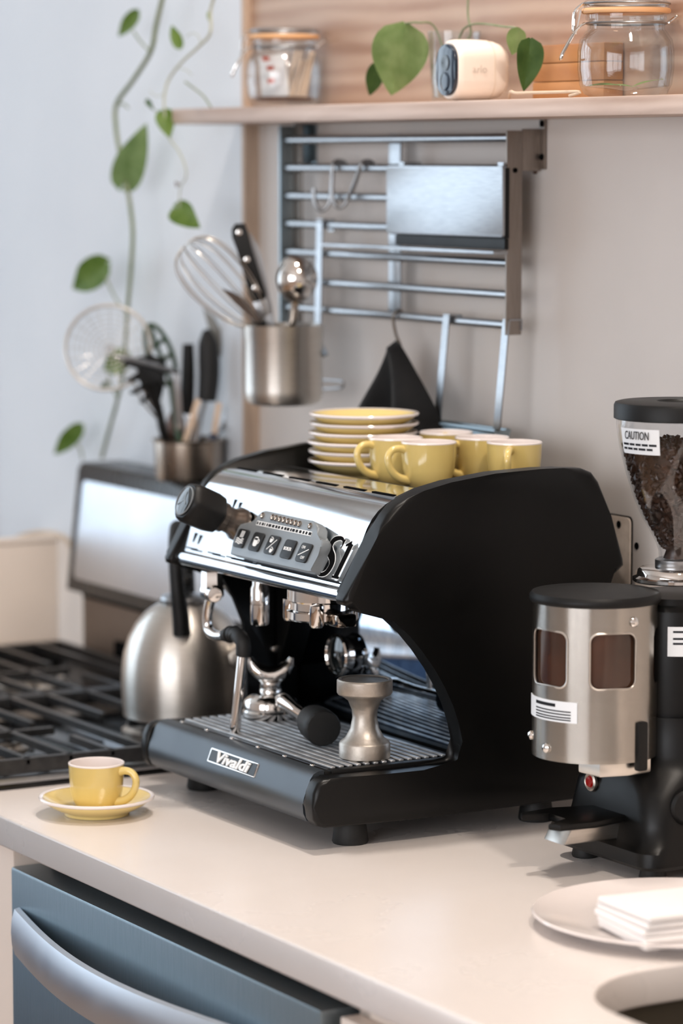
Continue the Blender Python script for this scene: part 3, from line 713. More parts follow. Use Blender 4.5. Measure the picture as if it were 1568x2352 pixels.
# ------------------------------------------------------------------ yellow cups and saucers
def saucer(loc, label, group=None):
    s = thing('saucer', label, 'saucer', loc, group); l = Vector(loc)
    lathe('dish', [(0.0000, 0.0022), (0.0316, 0.0022), (0.0322, 0.0000), (0.0359, 0.0000), (0.0364, 0.0028), (0.0485, 0.0084), (0.0617, 0.0174), (0.0622, 0.0188), (0.0596, 0.0195), (0.0475, 0.0123), (0.0359, 0.0076), (0.0274, 0.0058), (0.0258, 0.0047), (0.0000, 0.0047)], l, M['yellow2'], s, seg=56)
    lathe('rim', [(0.0610, 0.0166), (0.0633, 0.0177), (0.0639, 0.0193), (0.0633, 0.0206), (0.0617, 0.0208), (0.0594, 0.0198)], l, M['white'], s, seg=56)
    return s
def cup(loc, label, group=None):
    c = thing('cup', label, 'cup', loc, group); l = Vector(loc)
    lathe('body', [(0, .003), (.0165, .003), (.017, 0), (.0195, 0), (.0203, .002), (.0232, .0055), (.0268, .013), (.0290, .023), (.0301, .036), (.0308, .0515), (.0300, .0518), (.0292, .0514)], l, M['yellow'], c, seg=48)
    lathe('lining', [(.0311, .0512), (.0310, .0526), (.0301, .0532), (.0289, .0526), (.0282, .036), (.0270, .024), (.0235, .012), (.015, .007), (0, .006)], l, M['white'], c, seg=48)
    tube('handle', [l + Vector(p) for p in ((.0270, 0, .0440), (.0350, 0, .0462), (.0440, 0, .0445), (.0490, 0, .0370), (.0475, 0, .0270), (.0420, 0, .0185), (.0340, 0, .0130), (.0240, 0, .0105))], [.0050, .0042, .0040, .0040, .0041, .0043, .0048, .0054], M['yellow'], c, seg=14)
    return c
_s = (-0.3011,-0.1139,0.9165)
sa = saucer((_s[0], _s[1], Z0 + .0005), 'yellow saucer with white rim on the worktop, under the single cup')
cu = cup((_s[0], _s[1], Z0 + .0053), 'yellow espresso cup on its saucer at the front of the worktop'); cu.rotation_euler[2] = math.radians(36)
ctz = 1.2537
so = (-.337, .2475)
nm6 = ['lowest', 'second from the bottom', 'third from the bottom', 'third from the top', 'second from the top', 'topmost']
offs = [(0, 0), (-.001, .001), (-.001, -.001), (-.001, .0005), (.0005, .001), (.002, 0)]
for i in range(6):
    copy_tree(sa, (so[0] + offs[i][0], so[1] + offs[i][1], ctz + .0108 * i), i * .7, 'yellow saucer, ' + nm6[i] + ' of the stack on the espresso machine')['group'] = 'yellow saucers stacked on the machine'
for (x, y, a, lb) in ((-.243, .235, -92, 'yellow cup beside the saucer stack, handle to the left, half hidden behind another cup'),
                      (-.178, .239, -98, 'yellow cup nearest the chrome front, whole handle showing to the left'),
                      (-.2765, .3228, 150, 'yellow cup at the back of the row, only its white rim showing'),
                      (-.198, .3219, -95, 'yellow cup in the back row with its handle to the left, second from the right'),
                      (-.1286, .3202, -42, 'rightmost yellow cup, its handle pointing at the viewer')):
    copy_tree(cu, (x, y, ctz + .0002), math.radians(a), lb)['group'] = 'yellow cups on the machine'
#@@NEXT
# ------------------------------------------------------------------ range with grates and backguard
GZ = .932
rg = thing('gas_range', 'black gas range with tilted steel backguard left of the worktop', 'stove', (-.89, .05, 0))
box('oven_body', (-1.315, -.480), (-.20, .40), (.0, .892), M['enamel'], rg, bev=.004)
ck = box('cooktop', (-1.318, -.478), (-.235, .335), (.892, .906), M['enamel'], rg, bev=.004)
bm = bmesh.new()
for x, y in (((-1.318, -.478), (-.235, -.22)), ((-1.318, -.478), (.322, .335)), ((-1.318, -1.305), (-.22, .322)), ((-.492, -.478), (-.22, .322))):
    a_box(bm, x, y, (.905, .912), .002)
fin('cooktop_rim', bm, M['steelh'], ck)
for (x, y) in ((-1.09, .165), (-1.09, -.115), (-.69, .165), (-.69, -.075)):
    b = lathe('burner', [(0, 0), (.052, 0), (.052, .004), (.046, .008), (.046, .012), (.0, .012)], (x, y, .906), M['dullsteel'], rg, seg=32)
    lathe('burner_cap', [(0, .010), (.036, .010), (.0375, .012), (.036, .0145), (0, .0155)], (x, y, .906), M['iron'], b, seg=32)
# backguard: chin, tilted frame, polished panel
box('backguard_chin', (-1.285, -.50), (.336, .404), (.892, .995), M['chin'], rg, bev=.004)
box('backguard_slot', (-1.28, -.50), (.334, .37), (.994, 1.006), M['inkb'], rg, bev=0)
box('vent_strip', (-1.17, -.56), (.330, .337), (.91, .945), M['inkb'], rg, bev=.001)
bgp = [(.318, 1.004), (.338, 1.178), (.344, 1.186), (.404, 1.186), (.404, 1.004)]
bg = prism('backguard', bgp, YZ, -1.302, -.482, M['frame'], rg, bev=.004, seg=2)
def BG(a, b, w):
    t = (b - 1.004) / .174; return Vector((a, .318 + .020 * t - w, b))
pnl = [(x, z) for x, z in rrect(.772, .140, .010, 5, -.892, 1.0925)]
prism('control_panel', pnl, BG, -.001, .0016, M['screen'], bg, bev=.0006)
# grates, each lifts off on its own
def grate(loc, x0, x1, label, bars, feet):
    g = thing('cast_iron_grate', label, 'grate', loc, 'cast iron grates on the range')
    bm = bmesh.new()
    for x, y in (((x0, x1), (.297, .307)), ((x0, x1), (-.217, -.207)), ((x0, x0 + .010), (-.207, .297)), ((x1 - .010, x1), (-.207, .297))):
        a_box(bm, x, y, (GZ - .018, GZ), .002)
    fin('grate_frame', bm, M['iron'], g)
    for (p, q) in bars:
        bar('grate_bar', (p[0], p[1], GZ - .0045), (q[0], q[1], GZ - .0045), .0080, .009, M['iron'], g, side=(0, 1, 0) if abs(p[1] - q[1]) < 1e-3 else (1, 0, 0), bev=.002)
    for (x, y) in feet:
        box('grate_foot', (x - .008, x + .008), (y - .008, y + .008), (.9062, GZ - .01), M['iron'], g, bev=.002)
    return g
xa, xb, xc = -1.292, -.886, -.486
grate((-1.089, .045, .906), xa, xb - .002, 'cast iron grate at the back left of the range, beyond the kettle',
      [((xa, .262), (xb, .262)), ((xa, .201), (-1.105, .201)), ((-1.01, .207), (xb, .207)), ((xa, .150), (xb, .150)), ((-1.03, .093), (xb, .093)), ((xa, .093), (-1.15, .093)), ((xa, .045), (xb, .045)), ((xa, -.01), (-1.15, -.01)), ((-1.02, -.01), (xb, -.01)), ((xa, -.06), (xb, -.06)), ((xa, -.115), (-1.15, -.115)), ((-1.03, -.115), (xb, -.115)), ((xa, -.165), (xb, -.165)),
       ((-1.062, .095), (-1.062, .21)), ((-1.062, -.16), (-1.062, -.05))], [(xa + .02, .285), (xb - .02, .285), (xa + .02, -.19), (xb - .02, -.19)])
grate((-.686, .045, .906), xb + .002, xc, 'cast iron grate next to the worktop, the kettle standing on it',
      [((xb, .262), (xc, .262)), ((xb, .205), (-.745, .205)), ((-.62, .205), (xc, .205)), ((xb, .150), (xc, .150)), ((xb, .093), (-.714, .093)), ((-.60, .093), (xc, .093)), ((xb, .042), (xc, .042)), ((xb, -.010), (-.70, -.010)), ((-.60, -.004), (xc, -.004)), ((xb, -.058), (xc, -.058)), ((xb, -.112), (xc, -.112)), ((xb, -.165), (xc, -.165)),
       ((-.658, -.075), (-.658, .0)), ((-.658, .10), (-.658, .2))], [(xb + .02, .285), (xc - .02, .285), (xb + .02, -.19), (xc - .02, -.19)])
# kettle
kc = Vector((-.640, .170, GZ))
kt = thing('kettle', 'brushed steel dome kettle with black handle on the gas range', 'kettle', kc)
lathe('body', [(0, .001), (.070, .001), (.074, .003), (.0765, .004), (.0765, .0065), (.0765, .009), (.0780, .02), (.0790, .045), (.0784, .061), (.0757, .081), (.0696, .101), (.0604, .118), (.0492, .131), (.0385, .139), (.029, .1433), (0, .1455)], kc, M['steel'], kt, seg=64)
ld = lathe('lid', [(.030, .1435), (.031, .1475), (.029, .1515), (.015, .154), (0, .155)], kc, M['steelh'], kt, seg=40)
lathe('lid_knob', [(.005, .154), (.005, .160), (.012, .163), (.013, .170), (.010, .176), (0, .178)], kc, M['black'], ld, seg=24)
tube('spout', [kc + Vector(p) for p in ((.055, .035, .075), (.085, .05, .10), (.10, .06, .125))], [.018, .014, .011], M['steel'], kt, seg=20)
hv = Vector((.86, -.50, 0)); hp0 = kc + hv * .062 + Vector((0, 0, .112))
hk = tube('handle', [hp0, kc + hv * .064 + Vector((-.001, -.001, .135)), kc + hv * .066 + Vector((-.004, -.004, .175)), kc + hv * .055 + Vector((-.006, -.006, .215)), kc + Vector((-.006, -.006, .235)), kc - hv * .055 + Vector((-.005, -.005, .215)), kc - hv * .066 + Vector((0, 0, .175)), kc - hv * .062 + Vector((0, 0, .112))], [.0112, .0108, .0090, .0085, .010, .0085, .009, .0108], M['black'], kt, seg=14)
lathe('rivet', [(.0028, -.002), (.0028, .0008), (0, .0014)], hp0 + hv * .0095 + Vector((0, 0, .004)), M['chrome'], hk, axis=(.86, -.5, 0), seg=12)

# ------------------------------------------------------------------ cream cabinet and cable left of the range
sbd = thing('end_panel', 'plain cream panel standing upright beyond the left end of the range', 'panel', (-1.372, .06, 0))
box('board', (-1.384, -1.360), (-.21, .334), (.0, 1.066), M['sideboard'], sbd, bev=.003, seg=2)
box('edge_band', (-1.386, -1.358), (-.212, .336), (1.066, 1.073), M['sideboard'], sbd, bev=.003, seg=2)
struct(box('trim_3', (-1.58, -1.395), (.392, .4075), (.0, 1.052), M['sideboard'], bev=.002))
tag(tube('power_cable', [(-1.60, .38, 1.0), (-1.6063,0.365,1.0255), (-1.5512,0.355,1.0479), (-1.505,0.35,1.0596), (-1.4722,0.355,1.0653), (-1.4325,0.358,1.0679), (-1.3945,0.36,1.0652), (-1.3661,0.362,1.0526), (-1.31, .37, 1.03)], .0042, M['cable'], seg=8), 'beige cable arching behind the tilted backguard', 'cable')

# ------------------------------------------------------------------ steel crock on the backguard with utensils
kx, ky, kz = -.995, .360, 1.187
crk = thing('utensil_crock', 'short steel utensil crock standing on the backguard', 'crock', (kx, ky, kz))
lathe('cup', [(0, 0), (.042, 0), (.0445, .002), (.0455, .004), (.0470, .052), (.0500, .0535), (.0505, .0550), (.0490, .0560), (.0455, .0555), (.044, .006), (0, .005)], (kx, ky, kz), M['crock'], crk, seg=48)
GU = 'utensils in the crock on the backguard'
def inn(dx, dy, z=.012): return Vector((kx + dx, ky + dy, kz + z))
# wire skimmer
sk1 = thing('wire_skimmer', 'round wire spider skimmer leaning out of the crock', 'skimmer', inn(-.02, -.01), GU)
sc = Vector((-1.0419,0.2628,1.3664)); sn = Vector((.80, -.55, .25)).normalized(); su = sn.cross(Vector((0, 0, 1))).normalized(); sv = su.cross(sn).normalized()
def ring(c, r, n=40, dep=0, sq=1.0): return [c + su * r * math.cos(2 * PI * i / n) + sv * r * sq * math.sin(2 * PI * i / n) - sn * dep for i in range(n)]
def a_ring(bm, c, r, t, dep=0): a_tube(bm, ring(c, r, 40, dep), t, 6, 1, True)
bm = bmesh.new(); a_ring(bm, sc, .058, .0024); fin('rim', bm, M['steel'], sk1)
bm = bmesh.new()
for i in range(1, 9): a_ring(bm, sc, .0062 * i, .0005, .016 * (1 - (i * .0062 / .058) ** 2))
for k in range(10):
    a = PI * k / 10; pts = [sc + (su * math.cos(a) + sv * math.sin(a)) * (.058 * t) - sn * (.016 * (1 - t * t)) for t in (-1, -.75, -.5, -.25, 0, .25, .5, .75, 1)]
    a_tube(bm, pts, .0004, 5, 2)
fin('wire_mesh', bm, M['steel'], sk1, kind='stuff')
lathe('hub', [(0, 0), (.005, 0), (.005, .002), (0, .0025)], sc - sn * .017, M['steelh'], sk1, axis=tuple(sn), seg=14)
tube('handle', [(-1.0221,0.3011,1.3404), (-1.0202,0.3084,1.3002), inn(-.025, -.012, .06), inn(-.01, -.005)], .0022, M['steel'], sk1, seg=8)
tube('handle', [(-1.0268,0.2929,1.3251), (-1.0228,0.3038,1.2943), inn(-.030, -.014, .06), inn(-.012, -.008)], .0018, M['steel'], sk1, seg=8)
# black pasta spoon
ps = thing('pasta_spoon', 'black nylon pasta spoon with prongs in the crock', 'spoon', inn(-.02, -.02), GU)
tube('handle', [inn(-.010, -.01), (-0.9831,0.3176,1.2495), (-0.9825,0.3097,1.2792), (-0.9825,0.3007,1.3059), (-0.9845,0.2972,1.3205)], [.0065, .0062, .0058, .0075, .012], M['black'], ps, seg=12)
hc = Vector((-0.9874,0.2922,1.3275)); bm = bmesh.new()
pu = Vector((.5, .866, 0)); pn = Vector((.866, -.5, 0)); pz = Vector((0, 0, 1))
out = [(.018, -.034), (.024, -.012), (.025, .010), (.020, .026), (.006, .030), (-.010, .028), (-.024, .020), (-.024, .015), (-.012, .012), (-.010, .008), (-.020, .001), (-.021, -.004), (-.009, -.003), (-.006, -.009), (-.017, -.017), (-.015, -.021), (-.003, -.016), (.001, -.022), (-.008, -.032), (-.004, -.034), (.008, -.026)]
a_prism(bm, out, lambda a, b, t: hc + pu * a + pz * b + pn * (t - 12 * (a * a + b * b)), -.002, .002, .0006)
hd1 = fin('head', bm, M['black'], ps)
for a, b in ((-.022, .018), (-.019, -.002), (-.015, -.019), (-.005, -.032), (.006, .03), (.02, .022)):
    p = hc + pu * a + pz * b - pn * 12 * (a * a + b * b); tube('prong', [p, p + pn * .010 + pu * a * .15, p + pn * .020 + pu * a * .3], [.0036, .003, .0018], M['black'], hd1, seg=8)
# slotted green spatula
gs = thing('slotted_spatula', 'dark green slotted spatula standing in the crock', 'spatula', inn(0, -.03), GU)
g0 = Vector((-1.0259,0.3334,1.355))
def GS(a, b, t): return g0 + pu * (a * .94 - b * .34) + pz * (b * .94 + a * .34) + pn * t
oute = [(.016 * math.cos(2 * PI * i / 28), .043 * math.sin(2 * PI * i / 28)) for i in range(28)]
bm = bmesh.new()
def slot(cx, cy, w, h, n=14): return [(cx + w * math.cos(2 * PI * i / n), cy + h * math.sin(2 * PI * i / n)) for i in range(n)]
a_tube(bm, [GS(a, b, 0) for a, b in oute], .0034, 8, 1, True)
for p, q in (((0, -.043), (0, .043)), ((-.0145, -.012), (.0145, -.004)), ((-.0145, .012), (.0145, .018))): a_tube(bm, [GS(p[0], p[1], 0), GS(q[0], q[1], 0)], .0032, 8, 1)
fin('head', bm, M['greenplastic'], gs)
tube('handle', [GS(.0, -.042, 0), inn(.005, -.02, .07), inn(.005, -.01)], .0045, M['greenplastic'], gs, seg=10)
# flat steel spoon, lying out sideways
fs = thing('steel_ladle', 'small steel ladle with its flat bowl tipped sideways above the crock', 'ladle', inn(-.01, .02), GU)
bm = bmesh.new(); f0 = Vector((-0.9842,0.2438,1.3583)); f1 = Vector((-0.9689,0.3332,1.3342))
a_tube(bm, [f0, f0 * .75 + f1 * .25, f0 * .4 + f1 * .6, f1], [.002, .0048, .0052, .0048, .0022], 12, 5); fin('bowl', bm, M['steelh'], fs)
bar('handle', (-0.9726,0.3305,1.3329), inn(.0, -.01), .0095, .0022, M['steelh'], fs, side=pu, bev=.0006)
# black handles
for nm, lb, mt, pts, rad in (('kitchen_knife', 'knife with straight matt black handle up, in the crock', M['black'], [(-0.999,0.362,1.3703), (-0.9991,0.3619,1.335), (-0.9999,0.3606,1.2759)], [.0075, .0085, .0095, .009]),
                         ('peeler', 'peeler with thick black rounded grip up, in the crock', M['rubber'], [(-0.9826,0.3814,1.39), (-0.9815,0.3834,1.3647), (-0.981,0.3842,1.3294), (-0.9826,0.3816,1.294)], [.004, .013, .0145, .014, .0125])):
    t = thing(nm, lb, 'utensil', (pts[-1][0], pts[-1][1], kz + .012), GU)
    tube('handle', pts, rad, mt, t, seg=16)
    e = Vector(pts[-1]); tube('shank', [e + Vector((0, 0, .004)), Vector((kx + .018, ky, kz + .06)) * .5 + e * .5, inn(.015, .0)], .0028, M['steelh'], t, seg=8)
# wooden sticks
for i, (p, q) in enumerate((((-0.9684,0.361,1.2975), (.004, -.022)), ((-0.9624,0.3895,1.2921), (.018, .020)), ((-1.0004,0.3722,1.2813), (-.02, .02)))):
    tag(bar('wooden_stick', p, inn(*q), .0078, .0045, M['stick'], side=pu, bev=.0015), ['pale wooden stick at the front of the crock', 'pale wooden stick at the right edge of the crock', 'short pale wooden stick crossing behind in the crock'][i], 'stick', GU)
# brown spoon, navy scraper
bs = thing('wooden_spoon', 'dark brown wooden spoon low in the crock', 'spoon', inn(-.01, .01), GU)
bm = bmesh.new(); bmesh.ops.create_uvsphere(bm, u_segments=16, v_segments=10, radius=1); bmesh.ops.scale(bm, verts=bm.verts, vec=(.013, .013, .024)); bmesh.ops.translate(bm, verts=bm.verts, vec=Vector((-1.0036,0.3452,1.2586))); fin('bowl', bm, M['brownwood'], bs)
tube('handle', [(-1.003,0.3461,1.2467), inn(0, .01)], .005, M['brownwood'], bs, seg=8, n=1)
tag(bar('navy_scraper', (-0.9651,0.3848,1.2491), inn(.016, -.0), .012, .004, M['navy'], side=pu, bev=.001), 'navy blue scraper just above the crock rim', 'scraper', GU)
# palette spatula
sp_ = thing('palette_spatula', 'grey steel spatula with a wide angled blade in the crock', 'spatula', inn(.03, .01), GU)
b0 = [(-1.0049,0.3879,1.4194), (-0.9972,0.4011,1.4047), (-0.9905,0.4128,1.3811), (-0.9855,0.4214,1.3563), (-0.985,0.4224,1.3444), (-0.9885,0.4162,1.3409), (-0.995,0.405,1.3563), (-0.9997,0.3969,1.3781)]
bm = bmesh.new(); A = [bm.verts.new(Vector(p)) for p in b0]; B = [bm.verts.new(Vector(p) + pn * .0016) for p in b0]; bm.faces.new(A); bm.faces.new(B[::-1])
for i in range(len(A)): bm.faces.new((A[i], B[i], B[(i + 1) % len(A)], A[(i + 1) % len(A)]))
fin('blade', bm, M['greysteel'], sp_, smooth=False)
tube('handle', [(-0.9878,0.4192,1.3426), (-0.9852,0.413,1.3045), (-0.9813,0.4054,1.2576), inn(.033, .005, .05), inn(.028, .0)], .0028, M['steelh'], sp_, seg=8)

# ------------------------------------------------------------------ wall rack
RY = .385
rk = thing('wall_rack', 'steel wall rack of seven horizontal bars under the wooden shelf', 'rack', (-.5, .42, 1.40))
bz = [1.645, 1.608, 1.571, 1.5345, 1.498, 1.4615, 1.4255]
RX0, RX1 = -.795, -.252
rp0 = (-0.7803,0.385,1.6617); rp1 = (-0.2435,0.385,1.6511); rb1 = (-0.2411,0.385,1.4178); rb0 = (-0.7814,0.385,1.406)
XA, XB = rp0[0], rp1[0]
tops = [(-0.7688,0.385,1.6433), (-0.769,0.385,1.6072), (-0.7691,0.385,1.5705), (-0.7693,0.385,1.5354), (-0.7694,0.385,1.4996), (-0.7695,0.385,1.4621), (-0.7697,0.385,1.4256)]
tope = [(-0.2471,0.385,1.6432), (-0.2467,0.385,1.6081), (-0.2464,0.385,1.573), (-0.246,0.385,1.5367), (-0.2456,0.385,1.5004), (-0.2452,0.385,1.4646), (-0.2449,0.385,1.4316)]
zz = [(a[2] + b[2]) / 2 for a, b in zip(tops, tope)]
for z in zz:
    tube('bar', [(XA + .004, RY + .008, z), (XB, RY + .008, z)], .0052, M['steelh'], rk, seg=14, n=1)
box('side_bracket', (XA - .003, XA + .001), (RY - .002, RY + .020), (rb0[2], rp0[2]), M['steelv'], rk, bev=.0005)
box('side_bracket_flange', (XA + .001, XA + .022), (RY + .017, RY + .020), (rb0[2], rp0[2]), M['bracket'], rk, bev=.0005)
rs = box('side_bracket', (XB, XB + .003), (RY - .004, RY + .017), (rb1[2], rp1[2]), M['bracket'], rk, bev=.0008)
wb_ = box('wall_lug', (XB, XB + .003), (RY + .017, WY - .003), (rp1[2] - .046, rp1[2] + .002), M['bracket'], rk, bev=.0008)
wp_ = box('wall_plate', (XB, XB + .012), (WY - .004, WY - .0005), (rp1[2] - .044, rp1[2] + .018), M['bracket'], rk, bev=.0008)
for z in (rp1[2] + .008, rp1[2] - .030):
    lathe('screw', [(.0038, -.001), (.0038, .0012), (.0015, .0022), (0, .0018)], (XB + .007, WY - .004, z), M['inkb'], wp_, axis=(0, -1, 0), seg=12)
lathe('screw', [(.003, -.001), (.003, .001), (0, .0018)], (XB + .003, RY + .007, rp1[2] - .045), M['inkb'], rs, axis=(1, 0, 0), seg=12)
box('wall_lug', (XA - .003, XA), (RY + .020, WY - .001), (rp0[2] - .05, rp0[2] + .008), M['steelv'], rk, bev=.0008)
box('wall_plate', (XA - .003, XA + .016), (WY - .003, WY - .0005), (rp0[2] - .05, rp0[2] + .012), M['steelv'], rk, bev=.0008)
cxp = (-0.5193,0.4,1.6374)[0]
box('centre_strap', (cxp - .014, cxp + .014), (RY + .0135, RY + .0165), (zz[6] - .006, zz[0] + .006), M['steelh'], rk, bev=.0005)
tag(lathe('wall_anchor', [(.004, -.0005), (.004, .002), (.0025, .0025), (0, .001)], Vector((-0.2553,0.43,1.6055)) , M['brownwood'], axis=(0, -1, 0), seg=14), 'small dark screw anchor in the wall right of the rack', 'screw')
# hooks on the second bar
hz = zz[1]
for i, (p, q) in enumerate((((-0.6435,0.382,1.6108), (-0.6466,0.375,1.5664)), ((-0.5746,0.382,1.612), (-0.601,0.375,1.5707)))):
    p = Vector(p); q = Vector(q); bk = Vector((p.x, RY + .0165, hz - .003))
    h = thing('steel_hook', ['steel hook hanging straight from the second rack bar', 'steel hook hanging aslant from the second rack bar'][i], 'hook', p, 'hooks on the rack')
    dn = Vector((q.x, RY - .004, q.z))
    tube('wire', [bk, Vector((p.x, RY + .017, hz + .005)), Vector((p.x, RY + .008, hz + .0085)), Vector((p.x, RY - .001, hz + .004)), Vector((p.x * .6 + dn.x * .4, RY - .002, hz * .6 + dn.z * .4)), dn, dn + Vector((-.005, -.005, -.010)), dn + Vector((-.012, -.010, -.010)), dn + Vector((-.017, -.013, .002)), dn + Vector((-.018, -.013, .016))], .0028, M['steelh'], h, seg=10)
# steel box holder
t0 = (-0.4811,0.368,1.6101); t1 = (-0.2278,0.368,1.6117); t2 = (-0.2306,0.368,1.5288); t3 = (-0.486,0.368,1.5312)
kb_ = thing('steel_box_holder', 'brushed steel box with dark underside hung on the rack', 'holder', ((t0[0] + t1[0]) / 2, .35, t2[2] - .02))
zt, zb = (t0[2] + t1[2]) / 2, (t2[2] + t3[2]) / 2
kx0, kx1 = t3[0], t1[0] + .001
prism('front', rrect(kx1 - kx0, zt - zb, .004, 3, (kx0 + kx1) / 2, (zt + zb) / 2), XZ, .367, .370, M['steelh'], kb_, bev=.0008)
bm = bmesh.new()
a_box(bm, (kx0 + .002, kx1 - .001), (.3702, .3762), (zb - .001, zt - .002)); fin('block', bm, M['black'], kb_, smooth=False)
prism('base', [(kx0 + .016, .3705), (kx1 - .002, .3705), (kx1 - .002, .3762), (kx0 + .03, .3762)], XY, zb - .014, zb - .0012, M['black'], kb_, bev=.001)
for x in (kx0 + .02, kx1 - .02): box('hanger', (x - .006, x + .006), (.3762, .3777), (zb, zz[1] + .0055), M['steelh'], kb_, bev=.0004)
bm = bmesh.new()
for x in (kx0 + .02, kx1 - .02): a_box(bm, (x - .006, x + .006), (.3762, RY + .016), (zz[1] + .0055, zz[1] + .0075))
fin('hanger_lip', bm, M['steelh'], kb_)
s0_ = (-0.6366,0.378,1.5172); s1_ = (-0.2385,0.378,1.5028)
tag(box('steel_strip', (s0_[0], s1_[0]), (.362, .3815), (zb - .0195, zb - .0155), M['steelh'], bev=.0008), 'flat steel strip lying under the box on the rack', 'strip')
# steel pot hung from the fourth bar, with utensils
pcx = (-0.6545,0.318,1.4134)
pt = Vector((pcx[0], .318, 0)); ptz1 = pcx[2]; ptz0 = (-0.6549,0.318,1.3136)[2]; pr = .0495
hg = thing('hanging_pot', 'brushed steel pot hanging from the rack by a steel strap', 'pot', (pt.x, pt.y, ptz0))
lathe('pot', [(0, 0), (pr * .80, 0), (pr * .92, .003), (pr * .985, .010), (pr, .018), (pr, ptz1 - ptz0 - .018), (pr * 1.02, ptz1 - ptz0 - .016), (pr * 1.02, ptz1 - ptz0 - .001), (pr * 1.03, ptz1 - ptz0), (pr * .97, ptz1 - ptz0), (pr * .96, .012), (0, .006)], (pt.x, pt.y, ptz0), M['steel'], hg, seg=56)
stx = (-0.6785,0.378,1.5343)[0]
bar('strap', (stx, RY - .0005, zz[3] + .0045), (stx, RY - .004, ptz0 + .07), .0145, .0018, M['steelh'], hg, side=(1, 0, 0), bev=.0005)
bm = bmesh.new(); a_box(bm, (stx - .007, stx + .007), (RY - .0012, RY + .017), (zz[3] + .0058, zz[3] + .0075)); a_box(bm, (stx - .007, stx + .007), (RY + .0152, RY + .017), (zz[3] - .008, zz[3] + .0058)); fin('strap_hook', bm, M['steelh'], hg)
bar('strap_foot', (stx, RY - .004, ptz0 + .07), (pt.x + .03, pt.y + .040, ptz0 + .06), .0145, .0018, M['steelh'], hg, side=(1, 0, 0))
GP = 'utensils in the hanging pot'
def inp(dx, dy, z=.014): return Vector((pt.x + dx, pt.y + dy, ptz0 + z))
wk = thing('whisk', 'balloon whisk of thin steel wires leaning left out of the hanging pot', 'whisk', inp(-.01, -.01), GP)
w0 = Vector((-0.6671,0.2908,1.4152)); wtip = Vector((-0.6992,0.2083,1.5088)); wd = (wtip - w0); wL = wd.length; wd.normalize(); wu = wd.cross(pn).normalized(); wv = wd.cross(wu)
for k in range(7):
    a = PI * k / 7; s = wu * math.cos(a) + wv * math.sin(a)
    pts = []
    for j in range(33):
        th = -1 + j / 16; q = abs(th); r = .036 * math.sin(PI * q ** .78) + .004 * q
        pts.append(w0 + wd * (wL * 1.04 * (.5 + .5 * math.cos(PI * q))) + s * (r if th > 0 else -r))
    tube('wire', pts, .00075, M['steel'], wk, seg=6, n=2)
tube('handle', [w0 + wd * .01, w0 - wd * .03, inp(.0, 0)], .0065, M['steelh'], wk, seg=12)
kf = thing('chef_knife', 'black three-rivet knife handle sticking up from the hanging pot', 'knife', inp(.0, .0), GP)
k0 = Vector((-0.6829,0.2689,1.5365)); k1 = Vector((-0.6694,0.2922,1.4433)); kd = (k1 - k0).normalized(); ks = kd.cross(pn).normalized(); kL = (k1 - k0).length
hpoly = [(-.0095, 0), (-.0105, .012), (-.0095, .03), (-.0098, .06), (-.0105, kL - .006), (-.008, kL), (.008, kL), (.0105, kL - .01), (.009, .06), (.009, .03), (.0105, .012), (.008, .002), (.002, -.003)]
hnd = prism('handle', hpoly, lambda a, b, t: k0 + ks * a + kd * b + pn * t, -.006, .006, M['black'], kf, bev=.002)
for t in (.09, .45, .83): lathe('rivet', [(.0036, .005), (.0036, .0064), (0, .007)], k0 + kd * kL * t, M['chrome'], hnd, axis=tuple(pn), seg=12)
prism('bolster', [(-.0085, kL), (-.012, kL + .018), (.006, kL + .022), (.0085, kL)], lambda a, b, t: k0 + ks * a + kd * b + pn * t, -.004, .004, M['steelh'], kf, bev=.001)
prism('blade', [(-.010, kL + .018), (-.010, kL + .10), (.006, kL + .10), (.006, kL + .018)], lambda a, b, t: k0 + ks * a + kd * b + pn * t, -.001, .001, M['steelh'], kf)
pk = thing('paring_knife', 'dark curved knife blade pointing left over the rim of the hanging pot', 'knife', inp(-.005, -.015), GP)
q0 = [(-0.6787,0.2437,1.4592), (-0.6714,0.2563,1.4543), (-0.6657,0.2698,1.445), (-0.6603,0.281,1.432), (-0.6562,0.2898,1.4168), (-0.6598,0.2837,1.4157), (-0.6655,0.2721,1.4266), (-0.6723,0.2567,1.4424)]
bm = bmesh.new(); A = [bm.verts.new(Vector(p)) for p in q0]; B = [bm.verts.new(Vector(p) - pn * .0016) for p in q0]; bm.faces.new(A); bm.faces.new(B[::-1])
for i in range(len(A)): bm.faces.new((A[i], B[i], B[(i + 1) % len(A)], A[(i + 1) % len(A)]))
fin('blade', bm, M['blade'], pk, smooth=False)
tube('handle', [(-0.6576,0.2875,1.4168), inp(.0, -.01)], .006, M['black'], pk, seg=10, n=1)
sv_ = thing('long_spatula', 'long narrow steel spatula behind the black knife handle', 'spatula', inp(.01, .02), GP)
v0 = [(-0.689,0.2888,1.5296), (-0.6842,0.2973,1.5134), (-0.6804,0.3038,1.4916), (-0.6755,0.3122,1.4426), (-0.6734,0.316,1.4126), (-0.6783,0.3074,1.4126), (-0.6815,0.3018,1.4481), (-0.6869,0.2925,1.5025)]
bm = bmesh.new(); A = [bm.verts.new(Vector(p)) for p in v0]; B = [bm.verts.new(Vector(p) - pn * .0016) for p in v0]; bm.faces.new(A); bm.faces.new(B[::-1])
for i in range(len(A)): bm.faces.new((A[i], B[i], B[(i + 1) % len(A)], A[(i + 1) % len(A)]))
fin('blade', bm, M['steelh'], sv_, smooth=False)
tube('tang', [(-0.6758,0.3117,1.4143), inp(.01, .01)], .004, M['steelh'], sv_, seg=8, n=1)
ll = thing('soup_ladle', 'shiny steel ladle bowl sticking up from the hanging pot', 'ladle', inp(.012, -.008), GP)
